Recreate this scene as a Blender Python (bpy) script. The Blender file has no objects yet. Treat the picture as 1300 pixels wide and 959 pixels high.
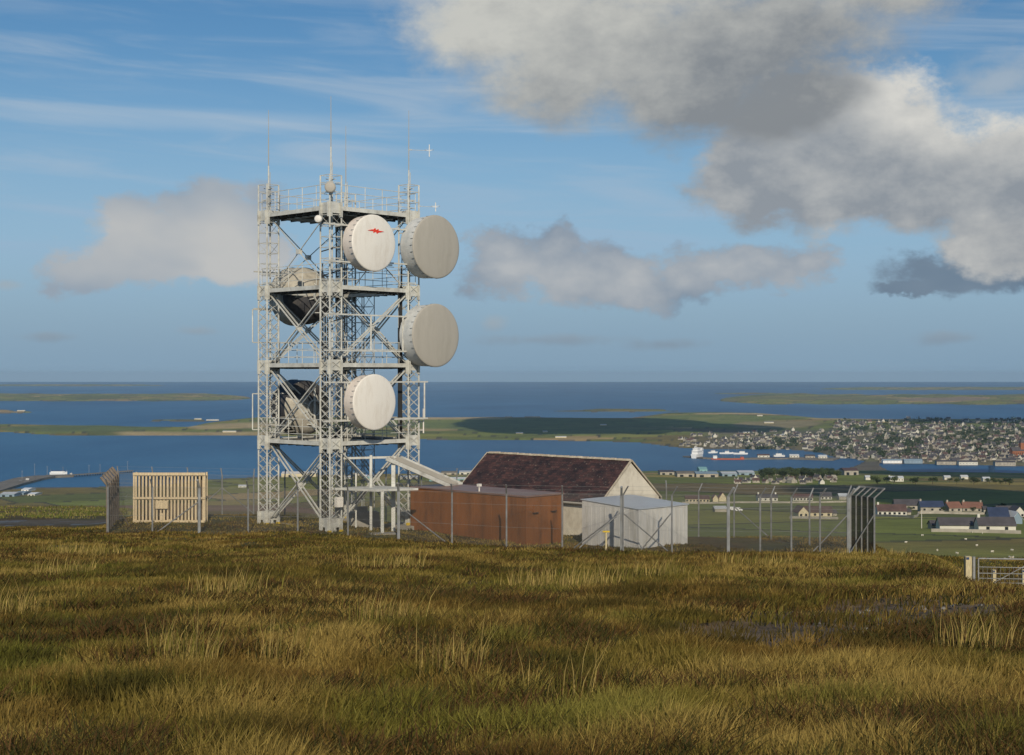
import bpy, math, random
import numpy as np
from mathutils import Vector, Matrix, Quaternion
random.seed(7); RNG = np.random.default_rng(11)
R = math.radians
F = 1806.0; EYE = 474.0; SEA = -220.0
SC = bpy.context.scene
COL = SC.collection

# ------------------------------------------------------------------ helpers
def lerp(a, b, t): return a + (b - a) * t
def sstep(x, a, b):
    t = np.clip((x - a) / (b - a), 0, 1); return t * t * (3 - 2 * t)
def vnoise(x, y, seed=0):
    x = np.asarray(x, float); y = np.asarray(y, float)
    xi = np.floor(x).astype(np.int64); yi = np.floor(y).astype(np.int64)
    xf = x - xi; yf = y - yi
    u = xf * xf * (3 - 2 * xf); v = yf * yf * (3 - 2 * yf)
    def h(a, b):
        n = (a * 374761393 + b * 668265263 + seed * 974634777) & 0x7fffffff
        n = ((n ^ (n >> 13)) * 1274126177) & 0x7fffffff
        n = (n ^ (n >> 16)) & 0xffff
        return n / 65535.0
    return lerp(lerp(h(xi, yi), h(xi + 1, yi), u), lerp(h(xi, yi + 1), h(xi + 1, yi + 1), u), v)
def fbm(x, y, seed=0, o=3):
    s = 0; a = .5; t = 0
    for i in range(o):
        s = s + a * vnoise(x * 2 ** i, y * 2 ** i, seed + i * 17); t += a; a *= .5
    return s / t

def tag(o, label=None, cat=None, group=None, kind=None):
    if label: o['label'] = label
    if cat: o['category'] = cat
    if group: o['group'] = group
    if kind: o['kind'] = kind
    return o
def empty(name, loc=(0, 0, 0), rot=(0, 0, 0), label=None, cat=None, group=None):
    o = bpy.data.objects.new(name, None); COL.objects.link(o)
    o.location = loc; o.rotation_euler = rot; o.empty_display_size = .2
    return tag(o, label, cat, group)
def copy_tree(o, parent=None):
    c = o.copy(); COL.objects.link(c); c.parent = parent
    for ch in list(o.children): copy_tree(ch, c)
    return c

class MB:
    def __init__(s): s.v = []; s.f = []; s.mi = []; s.m = 0
    def add(s, vs, fs):
        n = len(s.v); s.v += [tuple(p) for p in vs]
        s.f += [tuple(i + n for i in f) for f in fs]; s.mi += [s.m] * len(fs); return s
    def box(s, c, d, rz=0, taper=1.0):
        cx, cy, cz = c; x, y, z = d[0] / 2, d[1] / 2, d[2] / 2
        ca, sa = math.cos(rz), math.sin(rz); vs = []
        for sz in (-1, 1):
            k = taper if sz > 0 else 1
            for sx, sy in ((-1, -1), (1, -1), (1, 1), (-1, 1)):
                px, py = sx * x * k, sy * y * k
                vs.append((cx + px * ca - py * sa, cy + px * sa + py * ca, cz + sz * z))
        return s.add(vs, [(3, 2, 1, 0), (4, 5, 6, 7), (0, 1, 5, 4), (1, 2, 6, 5), (2, 3, 7, 6), (3, 0, 4, 7)])
    def bar(s, p, q, r, n=4, r2=None, flat=None):
        p = Vector(p); q = Vector(q); d = q - p
        if d.length < 1e-6: return s
        d.normalize(); up = Vector((0, 0, 1)) if abs(d.z) < .95 else Vector((0, 1, 0))
        a = d.cross(up).normalized(); b = a.cross(d).normalized()
        r2 = r if r2 is None else r2; fl = flat or 1.0; vs = []
        for c, rr in ((p, r), (q, r2)):
            for i in range(n):
                t = 2 * math.pi * (i + .5) / n
                vs.append(c + a * (math.cos(t) * rr) + b * (math.sin(t) * rr * fl))
        fs = [(i, (i + 1) % n, n + (i + 1) % n, n + i) for i in range(n)]
        fs += [tuple(range(n - 1, -1, -1)), tuple(range(n, 2 * n))]
        return s.add(vs, fs)
    def revolve(s, prof, n=48):   # about local z, prof = [(r,z)]
        vs = []; m = len(prof)
        for i in range(n):
            t = 2 * math.pi * i / n
            for r, z in prof: vs.append((r * math.cos(t), r * math.sin(t), z))
        fs = []
        for i in range(n):
            j = (i + 1) % n
            for k in range(m - 1): fs.append((i * m + k, j * m + k, j * m + k + 1, i * m + k + 1))
        return s.add(vs, fs)
    def prism(s, poly, z0, z1):
        n = len(poly); vs = [(x, y, z0) for x, y in poly] + [(x, y, z1) for x, y in poly]
        fs = [tuple(range(n - 1, -1, -1)), tuple(range(n, 2 * n))] + [(i, (i + 1) % n, n + (i + 1) % n, n + i) for i in range(n)]
        return s.add(vs, fs)
    def build(s, name, mat, parent=None, smooth=False, loc=None, rot=None):
        me = bpy.data.meshes.new(name); me.from_pydata(s.v, [], s.f)
        for m in (mat if isinstance(mat, (list, tuple)) else [mat]): me.materials.append(m)
        if any(s.mi): me.polygons.foreach_set('material_index', s.mi)
        if smooth: me.polygons.foreach_set('use_smooth', [True] * len(me.polygons))
        me.update()
        o = bpy.data.objects.new(name, me); COL.objects.link(o)
        if parent: o.parent = parent
        if loc: o.location = loc
        if rot: o.rotation_euler = rot
        return o

def mesh_np(name, v, loops, counts, mat, smooth=True, col=None):
    me = bpy.data.meshes.new(name)
    me.vertices.add(len(v)); me.vertices.foreach_set('co', v.astype(np.float32).ravel())
    me.loops.add(len(loops)); me.loops.foreach_set('vertex_index', loops.astype(np.int32))
    me.polygons.add(len(counts))
    st = np.concatenate([[0], np.cumsum(counts)[:-1]]).astype(np.int32)
    me.polygons.foreach_set('loop_start', st)
    try: me.polygons.foreach_set('loop_total', counts.astype(np.int32))
    except Exception: pass
    me.polygons.foreach_set('use_smooth', np.full(len(counts), smooth))
    if col is not None:
        for nm, c in col.items():
            a = me.color_attributes.new(nm, 'FLOAT_COLOR', 'POINT')
            c4 = np.ones((len(v), 4), np.float32); c4[:, :c.shape[1]] = c
            a.data.foreach_set('color', c4.ravel())
    me.materials.append(mat); me.update(calc_edges=True); me.validate()
    o = bpy.data.objects.new(name, me); COL.objects.link(o); return o

# ------------------------------------------------------------------ materials
def nt(mat): return mat.node_tree.nodes, mat.node_tree.links
def mat(name, col, rough=.7, metal=0, var=.15, scale=3.0, bump=0.0, spec=.4, dirt=None, dscale=.6, stretch=(1, 1, 1), damt=.5):
    m = bpy.data.materials.new(name); m.use_nodes = True; N, L = nt(m)
    b = N['Principled BSDF']; b.inputs['Roughness'].default_value = rough; b.inputs['Metallic'].default_value = metal
    b.inputs['Specular IOR Level'].default_value = spec
    tc = N.new('ShaderNodeTexCoord'); mp = N.new('ShaderNodeMapping'); mp.inputs['Scale'].default_value = stretch
    L.new(tc.outputs['Object'], mp.inputs['Vector'])
    n = N.new('ShaderNodeTexNoise'); n.inputs['Scale'].default_value = scale; n.inputs['Detail'].default_value = 6
    n.inputs['Roughness'].default_value = .65
    L.new(mp.outputs[0], n.inputs['Vector'])
    rp = N.new('ShaderNodeValToRGB'); e = rp.color_ramp.elements
    e[0].position = .3; e[1].position = .7
    e[0].color = (*[c * (1 - var) for c in col], 1); e[1].color = (*[min(1, c * (1 + var)) for c in col], 1)
    L.new(n.outputs['Fac'], rp.inputs['Fac']); out = rp.outputs['Color']
    if dirt:
        n2 = N.new('ShaderNodeTexNoise'); n2.inputs['Scale'].default_value = dscale; n2.inputs['Detail'].default_value = 8
        n2.inputs['Roughness'].default_value = .7
        L.new(mp.outputs[0], n2.inputs['Vector'])
        r2 = N.new('ShaderNodeMapRange'); r2.inputs[1].default_value = .48; r2.inputs[2].default_value = .72; r2.inputs[4].default_value = damt
        L.new(n2.outputs['Fac'], r2.inputs[0])
        mx = N.new('ShaderNodeMix'); mx.data_type = 'RGBA'; mx.inputs['B'].default_value = (*dirt, 1)
        L.new(r2.outputs[0], mx.inputs['Factor']); L.new(out, mx.inputs['A']); out = mx.outputs['Result']
    L.new(out, b.inputs['Base Color'])
    if bump:
        bp = N.new('ShaderNodeBump'); bp.inputs['Strength'].default_value = bump; bp.inputs['Distance'].default_value = .02
        L.new(n.outputs['Fac'], bp.inputs['Height']); L.new(bp.outputs[0], b.inputs['Normal'])
    return m

M = {}
M['steel'] = mat('galvanised_paint', (.56, .56, .51), .6, .0, .18, 1.5, dirt=(.24, .22, .18), dscale=2.6, damt=.7)
M['steel2'] = mat('galvanised_grey', (.33, .34, .33), .5, .4, .2, 2.0, dirt=(.2, .17, .13), dscale=1.5)
M['grate'] = mat('floor_grating', (.10, .10, .095), .8, .2, .2, 6)
M['radome'] = mat('white_radome', (.78, .745, .67), .5, 0, .03, .7, dirt=(.56, .50, .41), dscale=.8, damt=.55, stretch=(2.6, .8, 1))
M['radome2'] = mat('grey_radome', (.40, .375, .32), .6, 0, .06, .6, dirt=(.31, .29, .24), dscale=.9, stretch=(2.2, .6, 1))
M['shroudw'] = mat('white_shroud', (.74, .66, .58), .55, 0, .08, 1.2, dirt=(.5, .38, .3), dscale=1.6)
M['shroudg'] = mat('zinc_shroud', (.60, .61, .59), .6, .0, .15, 2.2, dirt=(.34, .40, .43), dscale=1.8)
M['darkback_and_shade'] = mat('dark_dish_back_and_shade', (.055, .055, .06), .6, .1, .3, 1.5, dirt=(.25, .22, .18), dscale=1.1)  # own dark tone of the lower rear dish, painted shade on the upper
M['cream'] = mat('cream_dish_back', (.45, .42, .35), .6, 0, .2, 2.0, dirt=(.12, .1, .08), dscale=1.2, damt=.8)
M['black'] = mat('dark_rubber', (.03, .03, .03), .7)
M['red'] = mat('red_emblem', (.75, .05, .02), .5, 0, .05)
M['concrete'] = mat('concrete', (.30, .28, .24), .9, 0, .25, 3, .5, dirt=(.14, .13, .1), dscale=1.5)
M['concpost'] = mat('brown_concrete_post', (.20, .165, .13), .9, 0, .25, 4, .3)
M['pole'] = mat('weathered_fence_steel', (.24, .245, .24), .6, .3, .25, 4, dirt=(.15, .12, .09), dscale=3)
M['polel'] = mat('pale_fence_steel', (.34, .35, .345), .5, .3, .2, 4, dirt=(.2, .17, .12), dscale=3)
M['wood'] = mat('fresh_timber', (.58, .47, .30), .8, 0, .22, 3.5, .3, stretch=(6, 6, .7), dirt=(.36, .27, .15), dscale=1.2)
M['wood_shade'] = mat('painted_shade_rear_boards', (.15, .11, .07), .9, 0, .3, 4, .3, stretch=(5, 5, .7))  # shade behind the front slats, painted into a darker wood colour
M['woodg'] = mat('weathered_gate_timber', (.55, .47, .28), .85, 0, .25, 9, .4, stretch=(4, 4, .6), dirt=(.2, .17, .1), dscale=5)
M['rust'] = mat('brown_cladding', (.215, .080, .024), .55, 0, .16, .9, .1, dirt=(.085, .038, .018), dscale=1.1, spec=.3, stretch=(1.6, 1.6, .35), damt=.8)
M['rustroof'] = mat('brown_box_roof', (.22, .135, .11), .45, .1, .2, 1.4, dirt=(.16, .09, .06), dscale=.9)
M['render'] = mat('cream_render', (.66, .61, .50), .9, 0, .1, 1.2, .2, dirt=(.34, .28, .2), dscale=1.6, damt=.65, stretch=(1, 1, .6))
M['verge'] = mat('cement_verge', (.48, .42, .32), .9, 0, .3, 2.5, .3, dirt=(.2, .15, .1), dscale=3)
M['shedw'] = mat('white_steel_sheet', (.62, .61, .57), .5, .05, .05, .8, dirt=(.33, .31, .26), dscale=1.6, stretch=(2, 2, .25), damt=.75)
M['shedr'] = mat('shed_roof_sheet', (.50, .54, .57), .4, .1, .08, 1.5)
M['yellow'] = mat('yellow_cap', (.6, .42, .03), .6)
M['wwall'] = mat('house_white_harling', (.60, .58, .50), .9, 0, .1, .15)
M['gwall'] = mat('house_grey_stone', (.36, .33, .27), .9, 0, .3, .2)
M['cwall'] = mat('house_cream_wall', (.62, .54, .36), .9, 0, .1, .15)
M['droof'] = mat('house_dark_roof', (.075, .07, .075), .7, 0, .3, .2)
M['rroof'] = mat('house_maroon_roof', (.10, .062, .055), .7, 0, .3, .2)
M['oroof'] = mat('house_red_roof', (.20, .10, .07), .7, 0, .2, .2)
M['broof'] = mat('house_blue_roof', (.04, .055, .10), .5, 0, .2, .2)
M['lroof'] = mat('shed_light_roof', (.50, .52, .53), .6, 0, .1, .1)
M['bluesh'] = mat('shed_blue_grey', (.22, .30, .36), .6, 0, .15, .1)
M['teal'] = mat('shed_teal', (.22, .42, .42), .6, 0, .1, .1)
M['glass'] = mat('window_dark', (.02, .025, .03), .2, 0, .1, 1)
M['sand'] = mat('red_sandstone', (.30, .12, .06), .9, 0, .2, .3)
M['quay'] = mat('quay_concrete', (.17, .155, .13), .9, 0, .3, .05)
M['pile'] = mat('dark_piles', (.04, .04, .045), .9)
M['shipw'] = mat('ship_white_paint', (.80, .80, .78), .4, 0, .05, .1)
M['shipr'] = mat('ship_orange_paint', (.52, .12, .06), .4, 0, .08, .1)
M['shipb'] = mat('ship_blue_paint', (.03, .06, .14), .4, 0, .08, .1)
M['bark'] = mat('tree_bark', (.09, .07, .05), .9, 0, .3, 2)
M['leafd'] = mat('tree_leaves_dark', (.035, .055, .022), .8, 0, .45, .6)
M['leafm'] = mat('tree_leaves_mid', (.06, .085, .03), .8, 0, .45, .6)
M['wool'] = mat('sheep_wool', (.62, .58, .48), .95, 0, .15, 5)
M['stone'] = mat('grey_stone', (.20, .19, .17), .9, 0, .3, 6, .4)

def slate_mat():
    m = bpy.data.materials.new('maroon_slate'); m.use_nodes = True; N, L = nt(m); b = N['Principled BSDF']
    b.inputs['Roughness'].default_value = .62
    tc = N.new('ShaderNodeTexCoord')
    br = N.new('ShaderNodeTexBrick'); br.inputs['Scale'].default_value = 1
    br.inputs['Brick Width'].default_value = .30; br.inputs['Row Height'].default_value = .17
    br.inputs['Mortar Size'].default_value = .008; br.inputs['Bias'].default_value = -.2
    br.inputs['Color1'].default_value = (.036, .026, .027, 1); br.inputs['Color2'].default_value = (.085, .046, .043, 1)
    br.inputs['Mortar'].default_value = (.02, .015, .015, 1)
    L.new(tc.outputs['Object'], br.inputs['Vector'])
    n = N.new('ShaderNodeTexNoise'); n.inputs['Scale'].default_value = 1.1; n.inputs['Detail'].default_value = 9; n.inputs['Roughness'].default_value = .75
    L.new(tc.outputs['Object'], n.inputs['Vector'])
    rp = N.new('ShaderNodeValToRGB'); e = rp.color_ramp.elements; e[0].position = .38; e[1].position = .66
    e[0].color = (.6, .6, .62, 1); e[1].color = (1.7, 1.4, 1.2, 1); L.new(n.outputs['Fac'], rp.inputs['Fac'])
    mx = N.new('ShaderNodeMix'); mx.data_type = 'RGBA'; mx.blend_type = 'MULTIPLY'; mx.inputs['Factor'].default_value = 1
    L.new(br.outputs['Color'], mx.inputs['A']); L.new(rp.outputs['Color'], mx.inputs['B'])
    v = N.new('ShaderNodeTexNoise'); v.inputs['Scale'].default_value = 9; v.inputs['Detail'].default_value = 3
    L.new(tc.outputs['Object'], v.inputs['Vector'])
    mr = N.new('ShaderNodeMapRange'); mr.inputs[1].default_value = .64; mr.inputs[2].default_value = .70; L.new(v.outputs['Fac'], mr.inputs[0])
    m2 = N.new('ShaderNodeMix'); m2.data_type = 'RGBA'; m2.inputs['B'].default_value = (.28, .24, .19, 1)
    mm = N.new('ShaderNodeMath'); mm.operation = 'MULTIPLY'; mm.inputs[1].default_value = .55; L.new(mr.outputs[0], mm.inputs[0])
    L.new(mm.outputs[0], m2.inputs['Factor']); L.new(mx.outputs['Result'], m2.inputs['A']); L.new(m2.outputs['Result'], b.inputs['Base Color'])
    bp = N.new('ShaderNodeBump'); bp.inputs['Strength'].default_value = .6; bp.inputs['Distance'].default_value = .02
    L.new(br.outputs['Fac'], bp.inputs['Height']); bp.invert = True; L.new(bp.outputs[0], b.inputs['Normal'])
    return m
M['slate'] = slate_mat()

def mesh_wire_mat(name, col, cover, rough=.6):
    m = bpy.data.materials.new(name); m.use_nodes = True; N, L = nt(m)
    b = N['Principled BSDF']; b.inputs['Base Color'].default_value = (*col, 1); b.inputs['Roughness'].default_value = rough
    tc = N.new('ShaderNodeTexCoord'); sp = N.new('ShaderNodeSeparateXYZ'); L.new(tc.outputs['UV'], sp.inputs[0])
    outs = []
    for sgn in (1, -1):
        a = N.new('ShaderNodeMath'); a.operation = 'MULTIPLY_ADD'; a.inputs[1].default_value = sgn
        L.new(sp.outputs['X'], a.inputs[0]); L.new(sp.outputs['Y'], a.inputs[2])
        s = N.new('ShaderNodeMath'); s.operation = 'MULTIPLY'; s.inputs[1].default_value = 1 / .07; L.new(a.outputs[0], s.inputs[0])
        f = N.new('ShaderNodeMath'); f.operation = 'FRACT'; L.new(s.outputs[0], f.inputs[0])
        g = N.new('ShaderNodeMath'); g.operation = 'LESS_THAN'; g.inputs[1].default_value = cover; L.new(f.outputs[0], g.inputs[0]); outs.append(g)
    mx = N.new('ShaderNodeMath'); mx.operation = 'MAXIMUM'; L.new(outs[0].outputs[0], mx.inputs[0]); L.new(outs[1].outputs[0], mx.inputs[1])
    L.new(mx.outputs[0], b.inputs['Alpha']); return m
M['chain'] = mesh_wire_mat('chain_link_wire', (.12, .12, .11), .10)
M['chainb'] = mesh_wire_mat('rusty_stacked_mesh', (.085, .068, .052), .40)
M['chaind'] = mesh_wire_mat('dense_dark_mesh', (.022, .022, .02), .62)

# ------------------------------------------------------------------ terrain
def I(x, tab): return np.interp(x, [t[0] for t in tab], [t[1] for t in tab])
TL = [(-60, -1.0), (0, -1.5), (6, -1.62), (20, -3.0), (40, -5.1), (60, -7.05), (66, -7.3), (74, -7.42), (80, -8.1), (95, -9.6), (130, -12.8), (200, -18.5),
      (260, -25), (300, -33), (800, -102), (1600, -168), (2200, -199), (2600, -210), (3100, -219)]
TR = [(-60, -1.0), (0, -1.5), (6, -1.62), (20, -3.1), (40, -5.3), (60, -7.62), (68, -7.9), (75, -8.9), (100, -13.2), (200, -27.6), (300, -39.6), (350, -45.2), (500, -58.2),
      (850, -83), (1400, -113), (2000, -150), (2500, -184), (2900, -208), (3100, -219)]
TLL = [(-60, -1.0), (0, -1.5), (6, -1.62), (20, -3.0), (40, -5.1), (60, -6.95), (66, -7.35), (75, -8.2), (95, -9.72), (110, -10.95), (130, -12.5), (160, -14.9), (200, -18.6), (260, -25)]
TRR = [(-60, -1.0), (0, -1.5), (6, -1.62), (20, -3.1), (40, -5.3), (60, -7.7), (68, -8.9), (75, -9.9), (100, -13.4), (200, -27.6)]
FAR_A = [(-500, 636), (0, 622), (40, 619.5), (130, 618.5), (200, 617), (260, 609), (330, 606), (420, 603), (600, 601), (830, 598.5), (985, 598), (1040, 598),
         (1068, 596), (1085, 592), (1099, 585), (1112, 584), (1120, 593), (1132, 599), (1300, 601), (1800, 603)]
NEAR_B = [(-500, 552), (0, 549), (50, 552), (80, 554), (330, 554), (560, 559), (700, 560), (806, 562), (865, 569.5), (895, 571), (1000, 571.5), (1040, 575),
          (1058, 581), (1085, 583), (1099, 587), (1112, 588), (1130, 589), (1300, 592.5), (1800, 594)]
FAR_B = [(-500, 539), (0, 541), (130, 542), (185, 544), (240, 543), (262, 538), (300, 534), (330, 532), (540, 531), (620, 531), (700, 532), (800, 532), (850, 525),
         (900, 524), (960, 525), (1000, 528), (1040, 532), (1100, 533), (1300, 533), (1800, 534)]
# other islands: px range, near shore, far shore, height
ISL = [(178, 275, 536, 532.5, 5), (700, 862, 523.5, 520, 7), (-300, 47, 525.5, 521, 8), (-500, 318, 509.5, 502.5, 30),
       (914, 2000, 513.5, 503, 32), (1040, 2000, 495.3, 492.5, 18), (905, 1010, 501, 499, 8), (-500, 210, 490.6, 488.8, 15), (1240, 1700, 508, 505, 12)]
def land(X, Y):
    """height above the camera's eye level datum, and a sea flag"""
    X = np.asarray(X, float); Y = np.asarray(Y, float)
    Ys = np.maximum(Y, 1.0)
    px = 650 + F * np.clip(X / np.maximum(Y, 25), -.9, .9)
    w = sstep(px, 330, 800)
    ysh = -SEA * F / (I(px, FAR_A) - EYE + (fbm(px / 30, px * 0 + 3.3, 5) - .5) * 1.2)
    k = lerp(1.0, 3100 / np.minimum(ysh, 3200), sstep(Y, 250, 1200))
    Yq = Y * k
    z = lerp(I(Yq, TL), I(Yq, TR), w)
    z = np.where(Y < 260, lerp(z, I(Y, TLL), 1 - sstep(px, 110, 190)), z)
    z = np.where(Y < 200, lerp(z, I(Y, TRR), sstep(px, 1085, 1150)), z)
    # smooth knee noise
    zn = (fbm(X / 14, Y / 14, 1) - .5) * .5 * sstep(Y, 8, 25) * (1 - sstep(Y, 58, 66) * .7) + (fbm(X / 2.6, Y / 2.6, 2, 2) - .5) * .24 * (1 - sstep(Y, 60, 90) * .5)
    zn = np.where(Y > 100, zn * (1 - sstep(Y, 100, 200)) + (fbm(X / 160, Y / 160, 3) - .5) * 5 * sstep(Y, 150, 500) * (1 - sstep(Yq, 2300, 3000)), zn)
    z = z + zn
    gul = sstep(px, 1165, 1262) * sstep(Y, 14, 24) * (1 - sstep(Y, 54, 68)); z = lerp(z, np.minimum(z, -.1560 * Y + zn * .5), gul)
    sea = Y > ysh
    z = np.where(sea, -228.0, np.where(Y > 1200, np.maximum(z, -219.2), z))
    pys = EYE - SEA * F / Ys
    def put(z, near, far, H, mask):
        t = (near - pys) / np.maximum(near - far, 1e-3)
        ok = (t > 0) & (t < 1) & mask & (Y > 2500)
        hh = np.where(t < .75, (t / .75) ** .8, 1 - ((t - .75) / .25) ** 2 * .9)
        zz = -219.3 + H * np.clip(hh, 0, 1) * (.75 + .5 * fbm(X / 600, Y / 900, 9))
        return np.where(ok, np.maximum(z, zz), z)
    wob = (fbm(px / 25, px * 0 + 1.7, 8) - .5) * 1.6
    HB = I(px, [(0, 14), (130, 14), (250, 8), (330, 22), (560, 20), (700, 22), (850, 24), (1000, 22), (1100, 26), (1300, 30)])
    z = put(z, I(px, NEAR_B) + wob * .5, I(px, FAR_B) + wob * .3, HB, px > -600)
    for i, (a, b, n, f, H) in enumerate(ISL):
        e = np.clip(np.minimum((px - a) / 60, (b - px) / 60), 0, 1) ** .6
        wv = (fbm(px / 35, px * 0 + i * 3.1, 20 + i) - .5) * (n - f) * .9
        c = lerp(.55, .5, e); mid = n - (n - f) * .35
        z = put(z, lerp(mid, n, e) + wv * .4, lerp(mid, f, e) + wv * .5, H * (.25 + .75 * e), (px > a) & (px < b))
    return z
def gz(x, y): return float(land(np.array([x]), np.array([y]))[0])
def hit(px, py, y0=70.0):
    """where the sight line through a picture point meets the land"""
    Ys = np.exp(np.linspace(math.log(y0), math.log(30000), 4000)); u = (px - 650) / F
    zl = -(py - EYE) / F * Ys; h = land(u * Ys, Ys); h = np.maximum(h, SEA)
    i = int(np.argmax(zl <= h))
    if h[i] < -219.6 and py < 640: return hit(px, py + .35, y0)
    return Vector((u * Ys[i], Ys[i], h[i]))
def at(px, Y, py=None):
    x = (px - 650) / F * Y
    return Vector((x, Y, gz(x, Y) if py is None else -(py - EYE) / F * Y))
def sea_at(px, py):
    Y = -SEA * F / (py - EYE); return Vector(((px - 650) / F * Y, Y, SEA))

def field_color(X, Y):
    px = 650 + F * X / np.maximum(Y, 25); pys = EYE - SEA * F / np.maximum(Y, 1)
    n = len(X)
    ca, sa = math.cos(.5), math.sin(.5)
    xr = X * ca + Y * sa + 120 * fbm(X / 900, Y / 900, 40); yr = -X * sa + Y * ca + 90 * fbm(X / 800, Y / 800, 41)
    sx = 240.; sy = 190.
    iy = np.floor(yr / sy); off = ((iy * 7919) % 13) / 13 * sx; ix = np.floor((xr + off) / sx)
    h = ((ix.astype(np.int64) * 73856093) ^ (iy.astype(np.int64) * 19349663)) & 0xffff
    r = ((h * 40503) & 0xffff) / 65535.
    pal = np.array([(.120, .150, .034), (.095, .120, .030), (.155, .170, .040), (.125, .110, .038), (.20, .175, .055), (.080, .100, .030), (.20, .16, .075), (.12, .10, .050), (.28, .22, .11)])
    idx = np.searchsorted([.2, .4, .55, .68, .78, .88, .93, .975], r)
    c = pal[idx] * np.array([1.32, 1.20, 1.05])
    # thin dyke lines between fields
    fx = np.abs(((xr + off) / sx) % 1 - .5); fy = np.abs((yr / sy) % 1 - .5)
    edge = ((fx > .485) | (fy > .48)); c = np.where(edge[:, None], c * .0 + np.array([.055, .055, .03]), c)
    # rough moor on the hill, out to about 450 m on the right and 2 km on the left
    moor = np.array([.165, .120, .040]) * (0.7 + .7 * fbm(X / 25, Y / 40, 50))[:, None]
    mg = np.array([.165, .170, .036]) * (0.7 + .7 * fbm(X / 30, Y / 60, 51))[:, None]
    mk = sstep(fbm(X / 60, Y / 90, 52), .42, .6)[:, None]
    moor2 = lerp(mg, moor, mk)
    wl = 1 - sstep(px, 330, 800)
    tm = lerp(1 - sstep(Y, 300, 480), 1 - sstep(Y, 1500, 1900), wl)[:, None]
    c = lerp(c, moor2, tm)
    pinkb = np.array([.20, .13, .085]); bandm = (sstep(Y, 135, 150) * (1 - sstep(Y, 300, 400)) * sstep(px, 90, 160) * (1 - sstep(px, 560, 640)))[:, None]
    c = lerp(c, pinkb * np.array([1., 1., 1.]), bandm)
    # stubble, heath and green patches that the photograph shows at definite places (ellipses on the land)
    def patch(p0, p1, rx, ry, colr, amt=1):
        nonlocal c
        d = ((px - p0) / rx) ** 2 + ((pys - p1) / ry) ** 2 + (fbm(X / 300, Y / 500, 60) - .5) * .7
        k = (1 - sstep(d, .75, 1.1))[:, None] * amt
        c = lerp(c, np.array(colr), k)
    tan = (.42, .32, .16); br = (.22, .15, .08); gr = (.150, .185, .052); gd = (.100, .135, .042)
    patch(575, 536, 95, 3.5, tan); patch(580, 544, 120, 5, gr, .8); patch(300, 545, 70, 3.2, tan, .8); patch(255, 552, 120, 2, tan, .8); patch(110, 547, 110, 3.5, gd, .9)
    patch(730, 535, 130, 3, br, .8); patch(720, 546, 160, 9, gd, .85); patch(940, 530, 60, 2.4, tan); patch(900, 540, 90, 8, gr, .85)
    patch(1080, 536.5, 75, 3, tan); patch(990, 545, 60, 4.5, (.24, .2, .1)); patch(1010, 535, 50, 2, gr)
    patch(900, 605, 160, 4, gr, 0.7); patch(790, 521, 60, 2, (.14, .13, .05), .8); patch(1200, 510, 60, 1.5, (.24, .18, .12)); patch(1030, 556, 40, 3, (.12, .12, .05))
    patch(1255, 552, 50, 4, gr); patch(1000, 509, 150, 1.5, (.15, .14, .06), .7)
    # shore rim: rock and shingle
    z = land(X, Y); rim = ((z < -218.2) & (z > -227) & (Y > 2400)); c = np.where(rim[:, None], np.array([.13, .115, .085]), c)
    # town ground
    town = (sstep(px, 850, 930) * sstep(pys, 548, 556) * (pys < 592) * (Y > 3300))[:, None] * .6
    c = lerp(c, np.array([.11, .105, .085]), town)
    return c

def mudmask(X, Y):
    """the wet rut on the right and the track on the left"""
    cx = np.interp(Y, [10.5, 12.5, 14, 16, 17.8, 20, 26], [2.1, 2.5, 3.2, 4.2, 5.5, 7.6, 12])
    wd = np.interp(Y, [10.5, 12, 15, 18, 22, 26], [0, .8, 1.7, 1.6, .8, 0])
    d = np.abs(X - cx + (fbm(X * 1.7, Y * 1.7, 70) - .5) * 1.3)
    a = (1 - sstep(d, wd * .6, wd + .12)) * (wd > 0.02)
    d2 = np.abs(Y - 88 - (X + 26) * .25 + (fbm(X / 2, Y / 2, 71) - .5) * 6)
    b = (1 - sstep(d2, 5, 8)) * (1 - sstep(X, -24, -19))
    return a, b

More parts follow.
